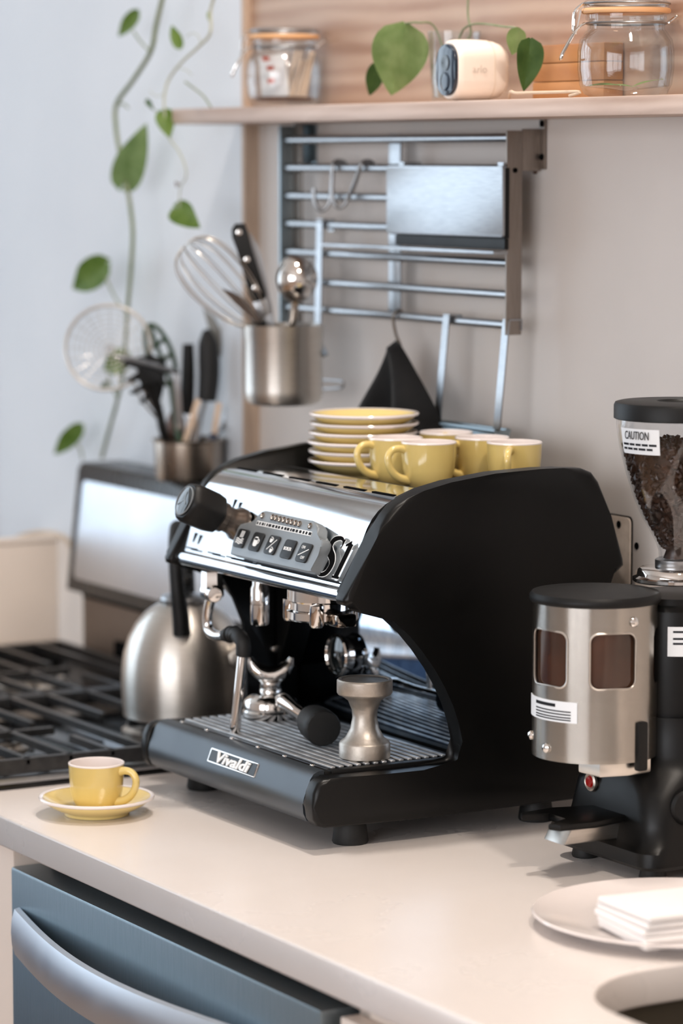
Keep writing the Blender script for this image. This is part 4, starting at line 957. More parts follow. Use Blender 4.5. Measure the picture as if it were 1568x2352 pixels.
l0 = Vector((-0.6319,0.3248,1.4711)); bm = bmesh.new(); bmesh.ops.create_uvsphere(bm, u_segments=32, v_segments=20, radius=1)
bmesh.ops.scale(bm, verts=bm.verts, vec=(.0262, .0262, .0295))
for v in bm.verts:
    dpt = v.co.dot(pn)
    if dpt < -.004: v.co -= pn * (dpt + .004) * 1.0
bmesh.ops.translate(bm, verts=bm.verts, vec=l0); fin('bowl', bm, M['chrome'], ll)
tube('handle', [l0 + Vector((-.003, 0, -.022)), (-0.6378,0.3236,1.4265), inp(.006, -.006)], [.006, .0052, .004], M['darkchrome'], ll, seg=12)
# wire loop beside the pot
tag(tube('wire_loop', [(-0.7053,0.4,1.3383), (-0.6717,0.4,1.3392), (-0.6507,0.4,1.3394), (-0.6452,0.4,1.3359), (-0.6518,0.4,1.3311), (-0.6717,0.4,1.3287), (-0.7053,0.4,1.3261)], .0016, M['steelh'], seg=8), 'thin wire loop sticking out behind the hanging pot', 'hook')
# black cloth on a hook
cl = thing('oven_cloth', 'black cloth hanging in a peak from a hook on the lowest bar', 'cloth', (-0.4798,0.375,1.3908))
tube('hook', [((-0.4966,0.385,1.4215)[0], RY + .016, zz[6] - .002), ((-0.4966,0.385,1.4215)[0], RY + .008, zz[6] + .0075), ((-0.4966,0.385,1.4215)[0], RY - .001, zz[6]), (-0.4885,0.382,1.4087), (-0.4781,0.382,1.396), (-0.4744,0.381,1.3898)], .0018, M['darkchrome'], cl, seg=8)
apx = Vector((-0.4697,0.372,1.3977)); bm = bmesh.new(); rows = []
lp_ = [Vector((-0.4784,0.368,1.3911)), Vector((-0.4852,0.358,1.3594)), Vector((-0.5048,0.35,1.324)), Vector((-0.5384,0.345,1.2764))]
rp_ = [Vector((-0.4542,0.37,1.3949)), Vector((-0.4159,0.364,1.3632)), Vector((-0.3814,0.36,1.3292)), Vector((-0.3563,0.358,1.2949))]
L_ = catmull(lp_, 6); R_ = catmull(rp_, 6)
for i, (a, b) in enumerate(zip(L_, R_)):
    t = i / (len(L_) - 1); row = []
    for j in range(17):
        s = j / 16; p = a.lerp(b, s); w = .018 * t * math.sin(s * PI * 3.2 + .6) + .012 * math.sin(s * PI) * (1 - t * .3)
        row.append(bm.verts.new(p + Vector((0, -1, 0)) * w))
    rows.append(row)
top = bm.verts.new(apx + Vector((0, 0, .004)))
for j in range(16): bm.faces.new((rows[0][j], rows[0][j + 1], top))
for a, b in zip(rows, rows[1:]):
    for j in range(16): bm.faces.new((a[j], a[j + 1], b[j + 1], b[j]))
bmesh.ops.solidify(bm, geom=list(bm.faces), thickness=.004)
fin('cloth', bm, M['cloth'], cl)
# tray hung on two straps
tr0 = (-0.4338,0.372,1.3042); tr1 = (-0.2487,0.392,1.3016)
sx1 = (-0.3748,0.378,1.4296)[0]; sx2 = (-0.2451,0.378,1.4328)[0]; tz = (-0.2363,0.372,1.3039)[2]
ht = thing('hanging_tray', 'grey steel tray hung behind the cups on two long straps', 'tray', ((sx1 + sx2) / 2, .36, tz - .02))
for x in (sx1, sx2):
    s = bar('strap', (x, RY - .0008, zz[6] + .0058), (x - .004, .3745, tz + .004), .0135, .0018, M['steelh'], ht, side=(1, 0, 0), bev=.0005)
    bm = bmesh.new(); a_box(bm, (x - .0065, x + .0065), (RY - .0012, RY + .017), (zz[6] + .0058, zz[6] + .0076)); a_box(bm, (x - .0065, x + .0065), (RY + .0152, RY + .017), (zz[6] - .006, zz[6] + .0058)); fin('strap_hook', bm, M['steelh'], s)
bm = bmesh.new()
x0, x1 = tr0[0] - .02, tr1[0]
for x, y, z in (((x0, x1), (.372, .392), (tz - .028, tz - .026)), ((x0, x1), (.372, .374), (tz - .026, tz + .003)), ((x0, x1), (.390, .392), (tz - .026, tz + .003)), ((x0, x0 + .002), (.374, .390), (tz - .026, tz + .003)), ((x1 - .002, x1), (.374, .390), (tz - .026, tz + .003))):
    a_box(bm, x, y, z)
fin('tray', bm, M['steelv'], ht, smooth=False)
bm = bmesh.new(); a_tube(bm, [(x0, .373, tz + .003), (x1, .373, tz + .003), (x1, .391, tz + .003), (x0, .391, tz + .003)], .0028, 8, 1, True); fin('tray_lip', bm, M['steelv'], ht)
#@@NEXT2
# ------------------------------------------------------------------ wooden shelf and what stands on it
SZ = 1.684
shf = tag(box('wooden_shelf', (-.932, 1.6), (.305, WY - .0005), (1.664, SZ), M['shelf'], bev=.0015), 'long wooden shelf with pale grain above the steel rack', 'shelf')
bdx = (-0.9466,0.418,1.7141)[0]
tag(box('wooden_backboard', (bdx, 1.6), (.418, WY - .0005), (SZ + .0005, 2.25), M['board'], bev=.001), 'wood grain backboard on the wall behind the shelf jars', 'board')
def clip_jar(name, cx, cy, r, h, label, clip_a):
    j = thing(name, label, 'jar', (cx, cy, SZ), 'clip-top glass jars on the shelf'); o = Vector((cx, cy, SZ))
    lathe('glass_body', [(0, .0005), (r * .72, .0005), (r * .86, .004), (r * .96, .014), (r, .03), (r, h * .55), (r * .96, h * .68), (r * .86, h * .76), (r * .80, h * .80), (r * .80, h * .90), (r * .84, h * .92), (r * .84, h * .97), (r * .80, h * .985), (r * .76, h * .98), (r * .76, h * .80), (r * .92, h * .66), (r * .955, h * .5), (r * .955, .03), (r * .9, .012), (0, .007)], o, M['jarglass'], j, seg=48)
    lathe('gasket', [(r * .80, h * .985), (r * .90, h * .985), (r * .92, h * 1.0), (r * .92, h * 1.03), (r * .90, h * 1.045), (r * .80, h * 1.045)], o, M['gasket'], j, seg=48)
    ld = lathe('glass_lid', [(0, h * 1.05), (r * .86, h * 1.05), (r * .88, h * 1.07), (r * .88, h * 1.12), (r * .80, h * 1.15), (r * .70, h * 1.16), (r * .66, h * 1.13), (0, h * 1.13)], o, M['jarglass'], j, seg=48)
    def ring_(z, rr): return [o + Vector((rr * math.cos(2 * PI * i / 40), rr * math.sin(2 * PI * i / 40), z)) for i in range(40)]
    bm = bmesh.new(); a_tube(bm, ring_(h * .87, r * .825), .0013, 8, 1, True); fin('neck_wire', bm, M['steelh'], j)
    bm = bmesh.new(); a_tube(bm, ring_(h * 1.10, r * .90), .0013, 8, 1, True); fin('lid_wire', bm, M['steelh'], j)
    e = Vector((math.cos(clip_a), math.sin(clip_a), 0)); t = Vector((-e.y, e.x, 0))
    def K(a, b, z): return o + e * a + t * b + Vector((0, 0, z))
    cm = tube('clip_bail', [K(r * .86, -.010, h * .87), K(r * 1.02, -.011, h * .80), K(r * 1.28, -.011, h * .55), K(r * 1.34, -.009, h * .46), K(r * 1.34, .009, h * .46), K(r * 1.28, .011, h * .55), K(r * 1.02, .011, h * .80), K(r * .86, .010, h * .87)], .0014, M['chrome'], j, seg=8, n=4)
    tube('clip_bail', [K(r * .90, -.010, h * 1.10), K(r * 1.06, -.010, h * 1.0), K(r * 1.08, -.009, h * .78), K(r * 1.08, .009, h * .78), K(r * 1.06, .010, h * 1.0), K(r * .90, .010, h * 1.10)], .0014, M['chrome'], j, seg=8, n=4)
    bm = bmesh.new(); a_bar(bm, K(r * .95, 0, h * 1.02), K(r * 1.05, 0, h * .74), .016, .0016, side=t); fin('clip_plate', bm, M['chrome'], j)
    tube('hinge', [K(-r * .86, -.008, h * .87), K(-r * 1.03, -.008, h * .95), K(-r * 1.03, .008, h * .95), K(-r * .86, .008, h * .87)], .0014, M['chrome'], j, seg=8, n=2)
    return j
left_w = math.radians(-120)
jl = Vector((-0.7378,0.366,1.6953)); jr = Vector((0.0134,0.366,1.6915))
clip_jar('clip_jar', jl.x, .366, .0490, .087, 'clip-top glass jar holding sachets and sticks at the left of the shelf', left_w)
clip_jar('clip_jar', jr.x, .366, .0515, .090, 'clip-top glass jar with a single leaf inside at the right of the shelf', left_w)
# contents of the left jar
pk_ = tag(box('paper_sachet', (jl.x - .027, jl.x + .020), (.352, .356), (SZ + .012, SZ + .066), M['paper'], rot=Matrix.Rotation(.28, 3, 'Z') @ Matrix.Rotation(-.10, 3, 'Y'), bev=.0008), 'white paper sachet with red print inside the left jar', 'sachet')
for (a, b, z) in ((-.012, .0, .058), (.002, -.002, .030), (.0, .004, .046)):
    box('red_print', (jl.x + a, jl.x + a + .012), (.3425, .3432), (SZ + z, SZ + z + .006), M['tag'], pk_, rot=Matrix.Rotation(.28, 3, 'Z'), bev=0)
for i in range(7):
    u_ = i / 6; p = Vector((jl.x + .012 + .016 * u_, .362 + .018 * u_, SZ + .009)); q = p + Vector((.006 + .006 * math.sin(i * 2), .012, .056 + .006 * math.cos(i * 3)))
    tag(tube('wooden_stick', [p, q], .0017, M['stick'], seg=8, n=1), 'thin wooden stick leaning in the left jar', 'stick', 'wooden sticks in the left jar')
bm = bmesh.new(); a_lathe(bm, [(0, 0), (.036, 0), (.038, .004), (.030, .006), (0, .005)], (jl.x, .366, SZ + .0075), seg=24)
tag(fin('dark_filling', bm, M['brownwood']), 'dark red brown layer on the floor of the left jar', 'filling')
lf = thing('loose_leaf', 'single green leaf lying inside the right jar', 'leaf', (jr.x, .366, SZ + .008))
leaf('blade', (jr.x - .034, .345, SZ + .014), (jr.x + .012, .375, SZ + .013), .020, M['leafb'], lf, nrm=(0, 0, 1), fold=.15, heart=.05)
leaf('blade', (jr.x + .008, .37, SZ + .012), (jr.x + .032, .392, SZ + .021), .014, M['leafb'], lf, nrm=(0, 0, 1), fold=.15, heart=.05)
# tumbler with plant cutting
tg = Vector((-0.3617,0.394,1.6915))
tb = thing('glass_tumbler', 'clear glass tumbler of water behind the white camera', 'glass', (tg.x, .385, SZ))
lathe('glass', [(0, .0005), (.025, .0005), (.026, .003), (.0315, .083), (.0305, .083), (.0245, .006), (0, .006)], (tg.x, .385, SZ), M['jarglass'], tb, seg=40)
lathe('water', [(0, .007), (.0238, .007), (.0272, .045), (0, .045)], (tg.x, .385, SZ), M['water'], tb, seg=32)
pcn = thing('plant_cutting', 'leafy green cutting with drooping leaves rooted in the glass tumbler', 'plant', (tg.x, .385, SZ + .008))
tube('stem', [(tg.x, .385, SZ + .010), (tg.x + .004, .388, SZ + .06), (-0.3261,0.385,1.7619), (-0.332,0.385,1.7871), (-0.3304,0.385,1.822)], .0013, M['stem'], pcn, seg=7)
tube('stem', [(tg.x, .385, SZ + .012), (tg.x - .015, .37, SZ + .085), (-0.3769,0.345,1.7769), (-0.3967,0.338,1.776)], .0013, M['stem'], pcn, seg=7)
tube('stem', [(tg.x, .385, SZ + .012), (tg.x + .02, .385, SZ + .085), (-0.2321,0.375,1.7674), (-0.2007,0.368,1.7642)], .0013, M['stem'], pcn, seg=7)
leaf('leaf', (-0.3914,0.336,1.7752), (-0.4195,0.334,1.6909), .067, M['leafb'], pcn, fold=.30, droop=.25, heart=.03)
leaf('leaf', (-0.4683,0.345,1.7299), (-0.4887,0.345,1.6932), .022, M['leafd'], pcn, fold=.3)
leaf('leaf', (-0.1943,0.365,1.7649), (-0.2065,0.365,1.7344), .022, M['leafb'], pcn, fold=.3, heart=.03)
leaf('leaf', (-0.1618,0.36,1.7522), (-0.1613,0.352,1.6931), .033, M['leafd'], pcn, nrm=(.95, -.2, .1), fold=.35, heart=.02)
# white security camera
cmx = Vector((-0.266,0.352,1.6905)); cax = cmx.x
sc_ = thing('security_camera', 'white rounded security camera with dark lens face on the shelf', 'camera', (cax, .352, SZ))
bm = bmesh.new(); rings = []
CH, CW = .0695, .046; cz0 = SZ + .0352
for (y, s) in ((.318, .90), (.320, .955), (.326, .985), (.345, 1.0), (.362, .985), (.374, .94), (.382, .86), (.388, .72), (.3915, .5), (.393, .2)):
    rings.append([bm.verts.new((cax + a, y, cz0 + b)) for a, b in rrect(CW * s, CH * (s * .92 + .08 * (1 if s > .5 else s)), min(CW * s / 2.02, .0225 * max(s, .3)), 8)])
for a, b in zip(rings, rings[1:]):
    for i in range(len(a)): bm.faces.new((a[i], a[(i + 1) % len(a)], b[(i + 1) % len(a)], b[i]))
bm.faces.new(rings[0]); bm.faces.new(rings[-1])
cbd = fin('housing', bm, M['whitemat'], sc_)
bm = bmesh.new(); a_tube(bm, [Vector((cax + a, .366, cz0 + b)) for a, b in rrect(CW * .979, CH * .982, .022, 8)], .0003, 5, 1, True); fin('seam', bm, M['cable'], cbd)
face_ = prism('lens_face', rrect(.0405, .0585, .0195, 8, cax, cz0), XZ, .3135, .3195, M['lens'], sc_, bev=.0012)
lathe('lens', [(.009, 0), (.009, -.001), (.007, -.0014), (.0045, -.0006), (0, -.0006)], (cax, .3135, cz0 + .008), M['gaugeface'], face_, axis=(0, 1, 0), seg=24)
lathe('sensor', [(.0115, .0005), (.010, -.0006), (.005, -.0012), (0, -.0014)], (cax, .3135, cz0 - .013), M['lens'], face_, axis=(0, 1, 0), seg=24)
text('logo_text', 'arlo', .0125, lambda x, y, z: Vector((cax + CW / 2 + .0001 + z, .345 + x, cz0 + .0005 + y)), M['outlet'], cbd, ext=.0002)
# amber wooden box, beige cable
ab0 = (-0.1907,0.39,1.6994); ab1 = (-0.0921,0.39,1.6975)
abx = thing('wooden_block', 'amber wooden block at the back of the shelf beside the right jar', 'block', ((ab0[0] + ab1[0]) / 2, .402, SZ))
for i in range(3): box('plank', (ab0[0] - .012, ab1[0] + .03), (.390, .416), (SZ + .0005 + i * .0205, SZ + .0205 + i * .0205), M['amber'], abx, bev=.0015)
tag(tube('shelf_cable', [(cax + .012, .392, SZ + .004), (-0.1558,0.33,1.6928), (-0.1321,0.322,1.6909), (-0.0999,0.318,1.6907), (-0.0616,0.318,1.6905), (-0.0033,0.318,1.69), (jr.x - .035, .318, SZ + .0022)], .0018, M['cable'], seg=8), 'thin pale cable lying along the shelf edge behind the camera', 'cable')

# ------------------------------------------------------------------ trailing vine
vn = thing('trailing_vine', 'long thick-stemmed vine with heart-shaped leaves trailing down the white wall', 'vine', (-1.2936,0.372,1.1885))
tube('stem', [(-1.0199,0.345,1.8647), (-1.0371,0.345,1.8309), (-1.0577,0.346,1.797), (-1.0759,0.347,1.7638), (-1.1311,0.347,1.7257), (-1.182,0.347,1.695), (-1.1853,0.347,1.6639), (-1.1735,0.347,1.6278), (-1.1538,0.347,1.5859), (-1.1408,0.347,1.5501), (-1.1346,0.347,1.5143), (-1.1423,0.347,1.46), (-1.1541,0.347,1.4053), (-1.1623,0.348,1.3625), (-1.1783,0.35,1.3129), (-1.2058,0.355,1.2772), (-1.2463,0.362,1.2339), (-1.2681,0.364,1.2041), (-1.274,0.364,1.193)], [.0034, .0034, .0033, .003, .003, .0028, .0027, .0025], M['stem'], vn, seg=9)
for p in ([(-1.0773,0.347,1.7626), (-1.1055,0.346,1.7781), (-1.1246,0.345,1.7923)], [(-1.1568,0.347,1.4064), (-1.1868,0.345,1.4253), (-1.2156,0.343,1.4554)], [(-1.2036,0.354,1.2854), (-1.2174,0.352,1.3012), (-1.2256,0.35,1.3174)], [(-1.3394,0.364,1.1851), (-1.3379,0.362,1.1955), (-1.3467,0.36,1.2088)], [(-1.182,0.347,1.6938), (-1.1608,0.346,1.6947), (-1.1425,0.345,1.6885)]):
    tube('petiole', p, .0014, M['stem'], vn, seg=7)
for a, b, w, mm, kw in (((-1.1135,0.345,1.8166), (-1.1722,0.343,1.7855), .020, 'leaf', {}), ((-1.1586,0.344,1.5829), (-1.0793,0.34,1.6641), .046, 'leafb', {}), ((-1.2139,0.343,1.4725), (-1.3215,0.338,1.4309), .044, 'leaf', {}),
                    ((-1.1653,0.352,1.3452), (-1.2322,0.345,1.3209), .036, 'leaf', {}), ((-1.2272,0.352,1.3037), (-1.2487,0.35,1.295), .010, 'leafd', {}), ((-1.3458,0.364,1.2315), (-1.4356,0.36,1.1826), .026, 'leaf', {})):
    leaf('leaf', a, b, w, M[mm], vn, **kw)
v2 = thing('thin_vine', 'thin pale vine with small leaves hanging by the left end of the shelf', 'vine', (-0.8988,0.3,1.5594))
tube('stem', [(-0.8138,0.315,1.8427), (-0.8392,0.315,1.8108), (-0.8369,0.313,1.7802), (-0.8653,0.31,1.7627), (-0.9047,0.308,1.7459), (-0.936,0.306,1.7268), ((-0.9435,0.302,1.7099)), (-0.9437,0.3,1.6872), (-0.9328,0.3,1.6501), (-0.9005,0.3,1.6273), (-0.8833,0.3,1.6076), (-0.8835,0.3,1.5935), (-0.896,0.3,1.585), (-0.9012,0.3,1.5708), (-0.9014,0.3,1.556)], [.0020, .0019, .0017, .0013, .0009, .0008], M['stemp'], v2, seg=7)
tube('tendril', [(-0.8949,0.306,1.7186), (-0.8609,0.303,1.7084), (-0.831,0.3,1.6984), (-0.8118,0.3,1.6848)], .0012, M['stem'], v2, seg=6)
tube('tendril', [(-0.8567,0.31,1.7658), (-0.8574,0.306,1.7769), (-0.8718,0.304,1.7806), (-0.8847,0.303,1.776)], .0006, M['stemp'], v2, seg=6)
tube('tendril', [(-0.9436,0.302,1.7059), (-0.9606,0.299,1.7005), (-0.9795,0.297,1.7077)], .0006, M['stemp'], v2, seg=6)
tube('tendril', [(-0.9278,0.307,1.738), (-0.8928,0.305,1.7343), (-0.8724,0.304,1.7271)], .0006, M['stemp'], v2, seg=6)
tube('tendril', [(-0.901,0.3,1.5855), (-0.9102,0.299,1.5883), (-0.9034,0.298,1.5826)], .0010, M['brownwood'], v2, seg=6)
for a, b, w, mm in (((-0.9144,0.308,1.7641), (-0.9339,0.306,1.794), .0155, 'leaf'), ((-0.945,0.3,1.6809), (-0.9231,0.297,1.6467), .026, 'leaf'), ((-0.9887,0.297,1.6964), (-0.9676,0.296,1.6835), .007, 'leafd'), ((-0.9139,0.3,1.5547), (-0.8427,0.297,1.5316), .034, 'leaf'), ((-0.8441,0.315,1.8065), (-0.8392,0.313,1.7941), .006, 'leaf')):
    leaf('leaf', a, b, w, M[mm], v2)
tube('petiole', [(-0.9696,0.297,1.6835), (-0.9538,0.298,1.6799), (-0.9451,0.3,1.6775)], .0007, M['stem'], v2, seg=6)

# ------------------------------------------------------------------ coffee grinder
bx, by = .205, .300
gd = thing('coffee_grinder', 'black coffee grinder with bean hopper and steel doser right of the machine', 'coffee grinder', (bx, .29, Z0))
def az(py): return 1.1205 + (1500 - py) / 2250.0
for (x, y) in ((.145, .232), (.265, .232), (.145, .365), (.265, .365)):
    lathe('foot', [(0, 0), (.013, 0), (.014, .002), (.012, .013), (0, .013)], (x, y, Z0), M['rubber'], gd, seg=20)
bm = bmesh.new(); rings = []
for z, w, dpt, r in ((.9128, .170, .186, .02), (.9165, .176, .192, .022), (.930, .176, .192, .024), (.937, .168, .178, .024), (.955, .162, .172, .026), (.985, .156, .166, .032), (1.005, .143, .150, .06), (1.02, .140, .140, .0695), (1.06, .140, .140, .0695)):
    rings.append([bm.verts.new((x, y, z)) for x, y in rrect(w, dpt, min(r, w / 2.01), 8, bx, .303)])
for a, b in zip(rings, rings[1:]):
    for i in range(len(a)): bm.faces.new((a[i], a[(i + 1) % len(a)], b[(i + 1) % len(a)], b[i]))
bm.faces.new(rings[0][::-1]); bm.faces.new(rings[-1])
gbase = fin('base', bm, M['blackshell'], gd)
lathe('motor_housing', [(0, 1.05), (.061, 1.05), (.0615, 1.06), (.0615, 1.155), (.0595, 1.166), (.054, 1.170), (.050, 1.1715), (.050, 1.178), (.0, 1.178)], (bx, by, 0), M['blackshell'], gd, seg=48)
cyl_patch('warning_label', (bx, by), .0616, math.radians(-43), math.radians(8), 1.122, 1.152, M['labelw'], gd)
for z in (1.146, 1.139, 1.134): cyl_patch('label_print', (bx, by), .0623, math.radians(-38), math.radians(4), z, z + .002, M['ink'], gd, .0002)
lathe('adjust_ring', [(0, az(1343)), (.043, az(1343)), (.0445, az(1340)), (.0445, az(1333)), (.040, az(1328)), (.039, az(1316)), (.0365, az(1311)), (.028, az(1308)), (0, az(1308))], (bx, by, 0), M['chrome'], gd, seg=56)
lathe('hopper_collar', [(0, az(1312)), (.0205, az(1312)), (.0215, az(1308)), (.0215, az(1292)), (.019, az(1289)), (0, az(1289))], (bx, by, 0), M['steelh'], gd, seg=40)
HP = [(.0175, az(1292)), (.018, az(1272)), (.021, az(1252)), (.0280, az(1222)), (.0350, az(1197)), (.0440, az(1150)), (.0525, az(1090)), (.0590, az(1032)), (.0620, az(985)), (.0628, az(955))]
hop = lathe('hopper', HP + [(r - .0018, z) for r, z in HP[::-1]], (bx, by, 0), M['glass'], gd, seg=56)
def hr(z):
    for (r0, z0), (r1, z1) in zip(HP, HP[1:]):
        if z0 <= z <= z1: return r0 + (r1 - r0) * (z - z0) / (z1 - z0)
    return HP[-1][0]
lathe('hopper_lid', [(0, az(968)), (.0635, az(968)), (.0650, az(966)), (.0650, az(937)), (.0635, az(930)), (.060, az(928)), (.022, az(927)), (.021, az(929)), (.017, az(935)), (0, az(935))], (bx, by, 0), M['black'], gd, seg=56)
cl0, cl1 = math.radians(-101), math.radians(-53)
cyl_patch('caution_label', (bx, by), lambda z: hr(z) + .0002, cl0, cl1, az(1042), az(984), M['labelw'], hop)
text('caution_text', 'CAUTION', .0118, lambda x, y, z: Vector((bx + (.0632 + z) * math.cos(math.radians(-77.5) + x / .062), by + (.0632 + z) * math.sin(math.radians(-77.5) + x / .062), az(1000) + y)), M['ink'], hop, ext=.0002, sx=.60)
for z, e in ((az(1020), -56), (az(1030), -60)):
    rr = random.Random(int(e)); a = -98
    while a < e:
        w = rr.uniform(4, 9); cyl_patch('label_print', (bx, by), lambda q: hr(q) + .0009, math.radians(a), math.radians(min(a + w, e)), z - .0011, z + .0011, M['ink'], hop, .0002, n=4); a += w + 1.4
# beans: uncountable filling of the hopper
bm = bmesh.new()
bmp = [(r - .0075, z) for r, z in HP if z < az(1040)] + [(.050, az(1035)), (.030, az(1030)), (0, az(1026))]
bmp[0] = (.0135, bmp[0][1]); a_lathe(bm, [(0, bmp[0][1])] + bmp, (bx, by, 0), seg=32)
rb = random.Random(5)
tmpl = bmesh.new(); bmesh.ops.create_icosphere(tmpl, subdivisions=1, radius=1); tv = [v.co.copy() for v in tmpl.verts]; tf = [[v.index for v in f.verts] for f in tmpl.faces]; tmpl.free()
def bean(p):
    q = Matrix.Rotation(rb.uniform(0, 6.28), 3, 'X') @ Matrix.Rotation(rb.uniform(0, 6.28), 3, 'Y') @ Matrix.Rotation(rb.uniform(0, 6.28), 3, 'Z')
    vs = [bm.verts.new(p + q @ Vector((c.x * .0055, c.y * .0038, c.z * .0028))) for c in tv]
    for f in tf: bm.faces.new([vs[i] for i in f])
for k in range(900):
    z = rb.uniform(az(1262), az(1034)); a = rb.uniform(0, 2 * PI); r = max(hr(z) - .0068, .004)
    bean(Vector((bx + r * math.cos(a), by + r * math.sin(a), z)))
for k in range(220):
    r = .054 * math.sqrt(rb.random()); a = rb.uniform(0, 2 * PI); bean(Vector((bx + r * math.cos(a), by + r * math.sin(a), az(1030) + rb.uniform(-.002, .004))))
fin('coffee_beans', bm, M['beans'], gd, kind='stuff')
# doser
dx, dy = bx, .2005
DR = .0628; dz0, dz1 = 1.0215, 1.1785
wins = [(-106, -60, 1.0965, 1.1525), (-39, 5, 1.0965, 1.1525), (35, 75, 1.0965, 1.1525)]
bm = bmesh.new(); na = 240; zs = [dz0 + (dz1 - dz0) * j / 100 for j in range(101)]
grid = {}
def inwin(a, z):
    for a0, a1, z0, z1 in wins:
        cxw, czw = (a0 + a1) / 2, (z0 + z1) / 2; hw = math.radians(a1 - a0) / 2 * DR; hh = (z1 - z0) / 2; rc = .009
        X = abs(math.radians(a - cxw) * DR); Y = abs(z - czw)
        if X < hw and Y < hh:
            if X > hw - rc and Y > hh - rc and math.hypot(X - hw + rc, Y - hh + rc) > rc: continue
            return True
    return False
def gv(i, j):
    i %= na
    if (i, j) not in grid:
        a = 2 * PI * i / na - PI; grid[(i, j)] = bm.verts.new((dx + DR * math.cos(a), dy + DR * math.sin(a), zs[j]))
    return grid[(i, j)]
for i in range(na):
    for j in range(100):
        if inwin(360 * (i + .5) / na - 180, (zs[j] + zs[j + 1]) / 2): continue
        bm.faces.new((gv(i, j), gv(i + 1, j), gv(i + 1, j + 1), gv(i, j + 1)))
bmesh.ops.solidify(bm, geom=list(bm.faces), thickness=.0012)
dos = fin('doser_drum', bm, M['doser'], gd)
for a0, a1, z0, z1 in wins[:2]:
    pts = []
    hw = math.radians(a1 - a0) / 2 * DR
    for X, Y in rrect(2 * hw, z1 - z0, .009, 6):
        a = math.radians((a0 + a1) / 2) + X / DR; pts.append(Vector((dx + (DR + .0004) * math.cos(a), dy + (DR + .0004) * math.sin(a), (z0 + z1) / 2 + Y)))
    bm = bmesh.new(); a_tube(bm, pts, .0011, 6, 1, True); fin('window_rim', bm, M['steel'], dos)
lathe('doser_window', [(DR - .004, dz0 + .06), (DR - .003, dz0 + .061), (DR - .003, dz1 - .02), (DR - .004, dz1 - .019)], (dx, dy, 0), M['amberglass'], dos, seg=56)
lathe('doser_floor', [(0, dz0 + .002), (DR - .002, dz0 + .002), (DR - .002, dz0 + .006), (0, dz0 + .006)], (dx, dy, 0), M['dullsteel'], dos, seg=40)
lathe('doser_lid', [(0, dz1 - .001), (DR + .002, dz1 - .001), (DR + .0035, dz1 + .001), (DR + .0035, dz1 + .005), (DR + .001, dz1 + .0085), (DR * .6, dz1 + .0115), (0, dz1 + .0125)], (dx, dy, 0), M['black'], gd, seg=56)
dlb = cyl_patch('doser_label', (dx, dy), DR + .0003, math.radians(-122), math.radians(-50), 1.062, 1.083, M['labelw'], dos)
for z, t, e in ((1.0770, .0032, -72), (1.0725, .0012, -56), (1.0695, .0012, -56), (1.0665, .0012, -56), (1.0640, .0012, -56)):
    cyl_patch('label_print', (dx, dy), DR + .001, math.radians(-100), math.radians(e), z, z + t, M['ink'], dos, .0002)
for a, z in ((-121, 1.040), (-83, 1.034), (3, 1.163)):
    ar = math.radians(a); lathe('doser_screw', [(.005, -.001), (.005, .002), (.003, .004), (0, .0045)], (dx + DR * math.cos(ar), dy + DR * math.sin(ar), z), M['chrome'], dos, axis=(math.cos(ar), math.sin(ar), 0), seg=14)
box('doser_neck', (bx - .03, bx + .03), (.235, .262), (1.03, 1.15), M['black'], gd, bev=.004)
prism('doser_chute', [(bx + .012, .174), (bx + .046, .176), (bx + .053, .205), (bx + .05, .235), (bx + .0, .235), (bx - .002, .20)], XY, 1.006, dz0 + .0015, M['doser'], gd, bev=.002)
box('doser_lever', (bx + .057, bx + .066), (.209, .221), (1.012, 1.062), M['black'], gd, bev=.003)
# fork rest
fk = prism('fork_rest', [(.172, .134), (.184, .128), (.190, .158), (.222, .158), (.232, .128), (.244, .134), (.248, .175), (.236, .225), (.180, .225), (.166, .175)], XY, .9545, .9615, M['blackshell'], gd, bev=.002)
prism('fork_bracket', [(.150, .936), (.160, .9543), (.225, .9543), (.225, .936)], YZ, .190, .228, M['steel'], fk, bev=.002)
_rl = (0.1745,0.219,0.9851)
lathe('red_light_bezel', [(0, -.001), (.0095, -.001), (.0098, .002), (.008, .0035), (.0065, .002), (0, .002)], _rl, M['dullsteel'], gd, axis=(0, -1, 0), seg=24)
lathe('red_light', [(.0065, .0018), (.005, .004), (0, .005)], _rl, M['red'], gd, axis=(0, -1, 0), seg=20)
kb2 = lathe('side_knob', [(0, -.002), (.017, -.002), (.019, .002), (.018, .016), (.015, .019), (0, .018)], (.276, .262, .975), M['black'], gd, axis=(.9, -.35, 0), seg=28)
cyl_patch('rating_label', (bx, .303), .0701, math.radians(-29), math.radians(12), 1.010, 1.056, M['labelw'], gbase)
for k in range(5): cyl_patch('label_print', (bx, .303), .0708, math.radians(-26), math.radians(9), 1.015 + k * .008, 1.017 + k * .008, M['ink'], gbase, .0002)

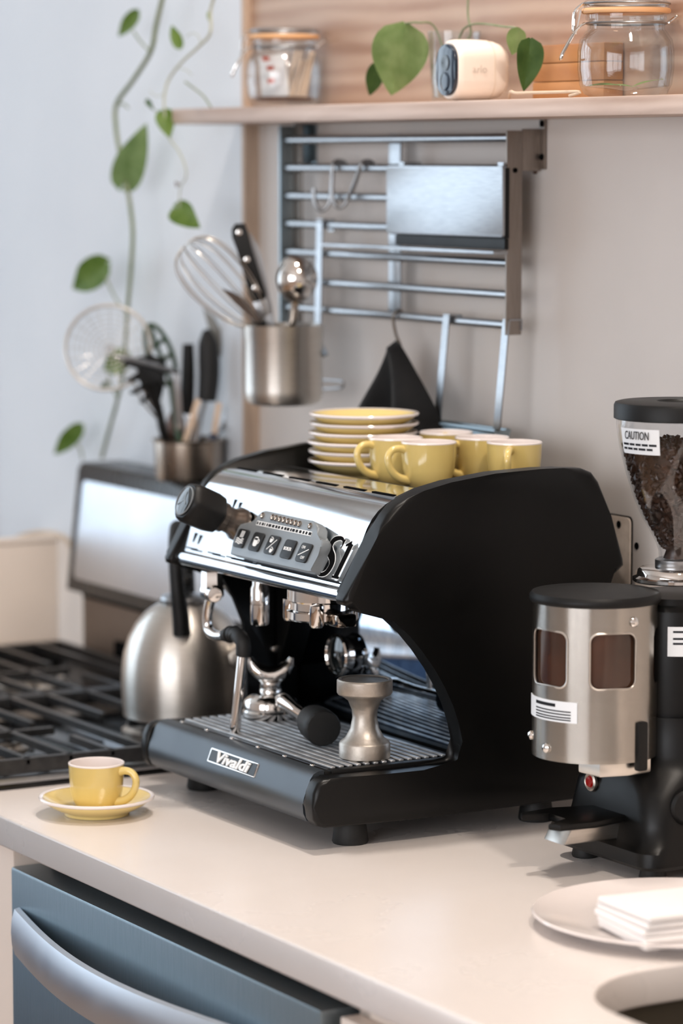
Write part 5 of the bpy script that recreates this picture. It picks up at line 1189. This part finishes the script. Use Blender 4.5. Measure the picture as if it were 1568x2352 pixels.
# worn wall plate behind the machine
o0 = (-0.1607,0.43,1.2169); o1 = (-0.0562,0.43,1.2221); oz0 = (-0.0549,0.43,1.1441)[2]
opl = thing('wall_plate', 'worn cream wall plate with screw holes between machine and grinder', 'wall plate', ((o0[0] + o1[0]) / 2, WY, oz0))
w_, h_ = o1[0] - o0[0], o1[2] - oz0
prism('outline', rrect(w_ + .003, h_ + .003, .007, 4, (o0[0] + o1[0]) / 2, (o1[2] + oz0) / 2), XZ, WY - .0012, WY - .0004, M['inkb'], opl)
prism('cover', rrect(w_, h_, .006, 4, (o0[0] + o1[0]) / 2, (o1[2] + oz0) / 2), XZ, WY - .0035, WY - .0012, M['outlet'], opl, bev=.0006)
for p in ((-0.0771,0.4265,1.2134), (-0.0473,0.43,1.1918)):
    lathe('screw_hole', [(0, .0002), (.0042, .0002), (.0042, .0006), (0, .0007)], p, M['inkb'], opl, axis=(0, -1, 0), seg=14)
# cream splash strip on the wall behind the grinder
struct(box('trim_4', (-.045, 1.6), (WY - .004, WY - .0005), (Z0, 1.165), M['cream'], bev=.001))

# ------------------------------------------------------------------ plate with napkins
px_, py_ = .437, .138
pl = thing('dinner_plate', 'round white plate holding folded napkins at the right of the worktop', 'plate', (px_, py_, Z0))
lathe('dish', [(0, .003), (.090, .003), (.091, .0005), (.096, .0005), (.098, .004), (.122, .0085), (.1365, .0125), (.1380, .0135), (.1365, .0150), (.118, .0105), (.098, .0068), (.090, .0060), (0, .0060)], (px_, py_, Z0), M['white'], pl, seg=72)
for i in range(5):
    x, y = .484, .092
    z = Z0 + .0075 + i * .0062
    o_ = (.0015 * math.sin(i * 2.1), .0015 * math.cos(i * 1.7))
    bm = bmesh.new(); vs = None
    a_box(bm, (x - .049 + o_[0], x + .049 + o_[0]), (y - .049 + o_[1], y + .049 + o_[1]), (z, z + .0060), .0024, 3)
    for v in bm.verts:
        v.co.z += .0006 * math.sin(v.co.x * 90 + i) * (1 if i < 4 else 1.5)
    bmesh.ops.rotate(bm, verts=bm.verts, cent=(x, y, z), matrix=Matrix.Rotation(math.radians(-9 + i * .8), 3, 'Z'))
    tag(fin('folded_napkin', bm, M['paper']), 'white folded paper napkin, ' + ['lowest', 'second from the bottom', 'middle one', 'second from the top', 'topmost'][i] + ' of the stack on the plate', 'napkin', 'napkins stacked on the plate')
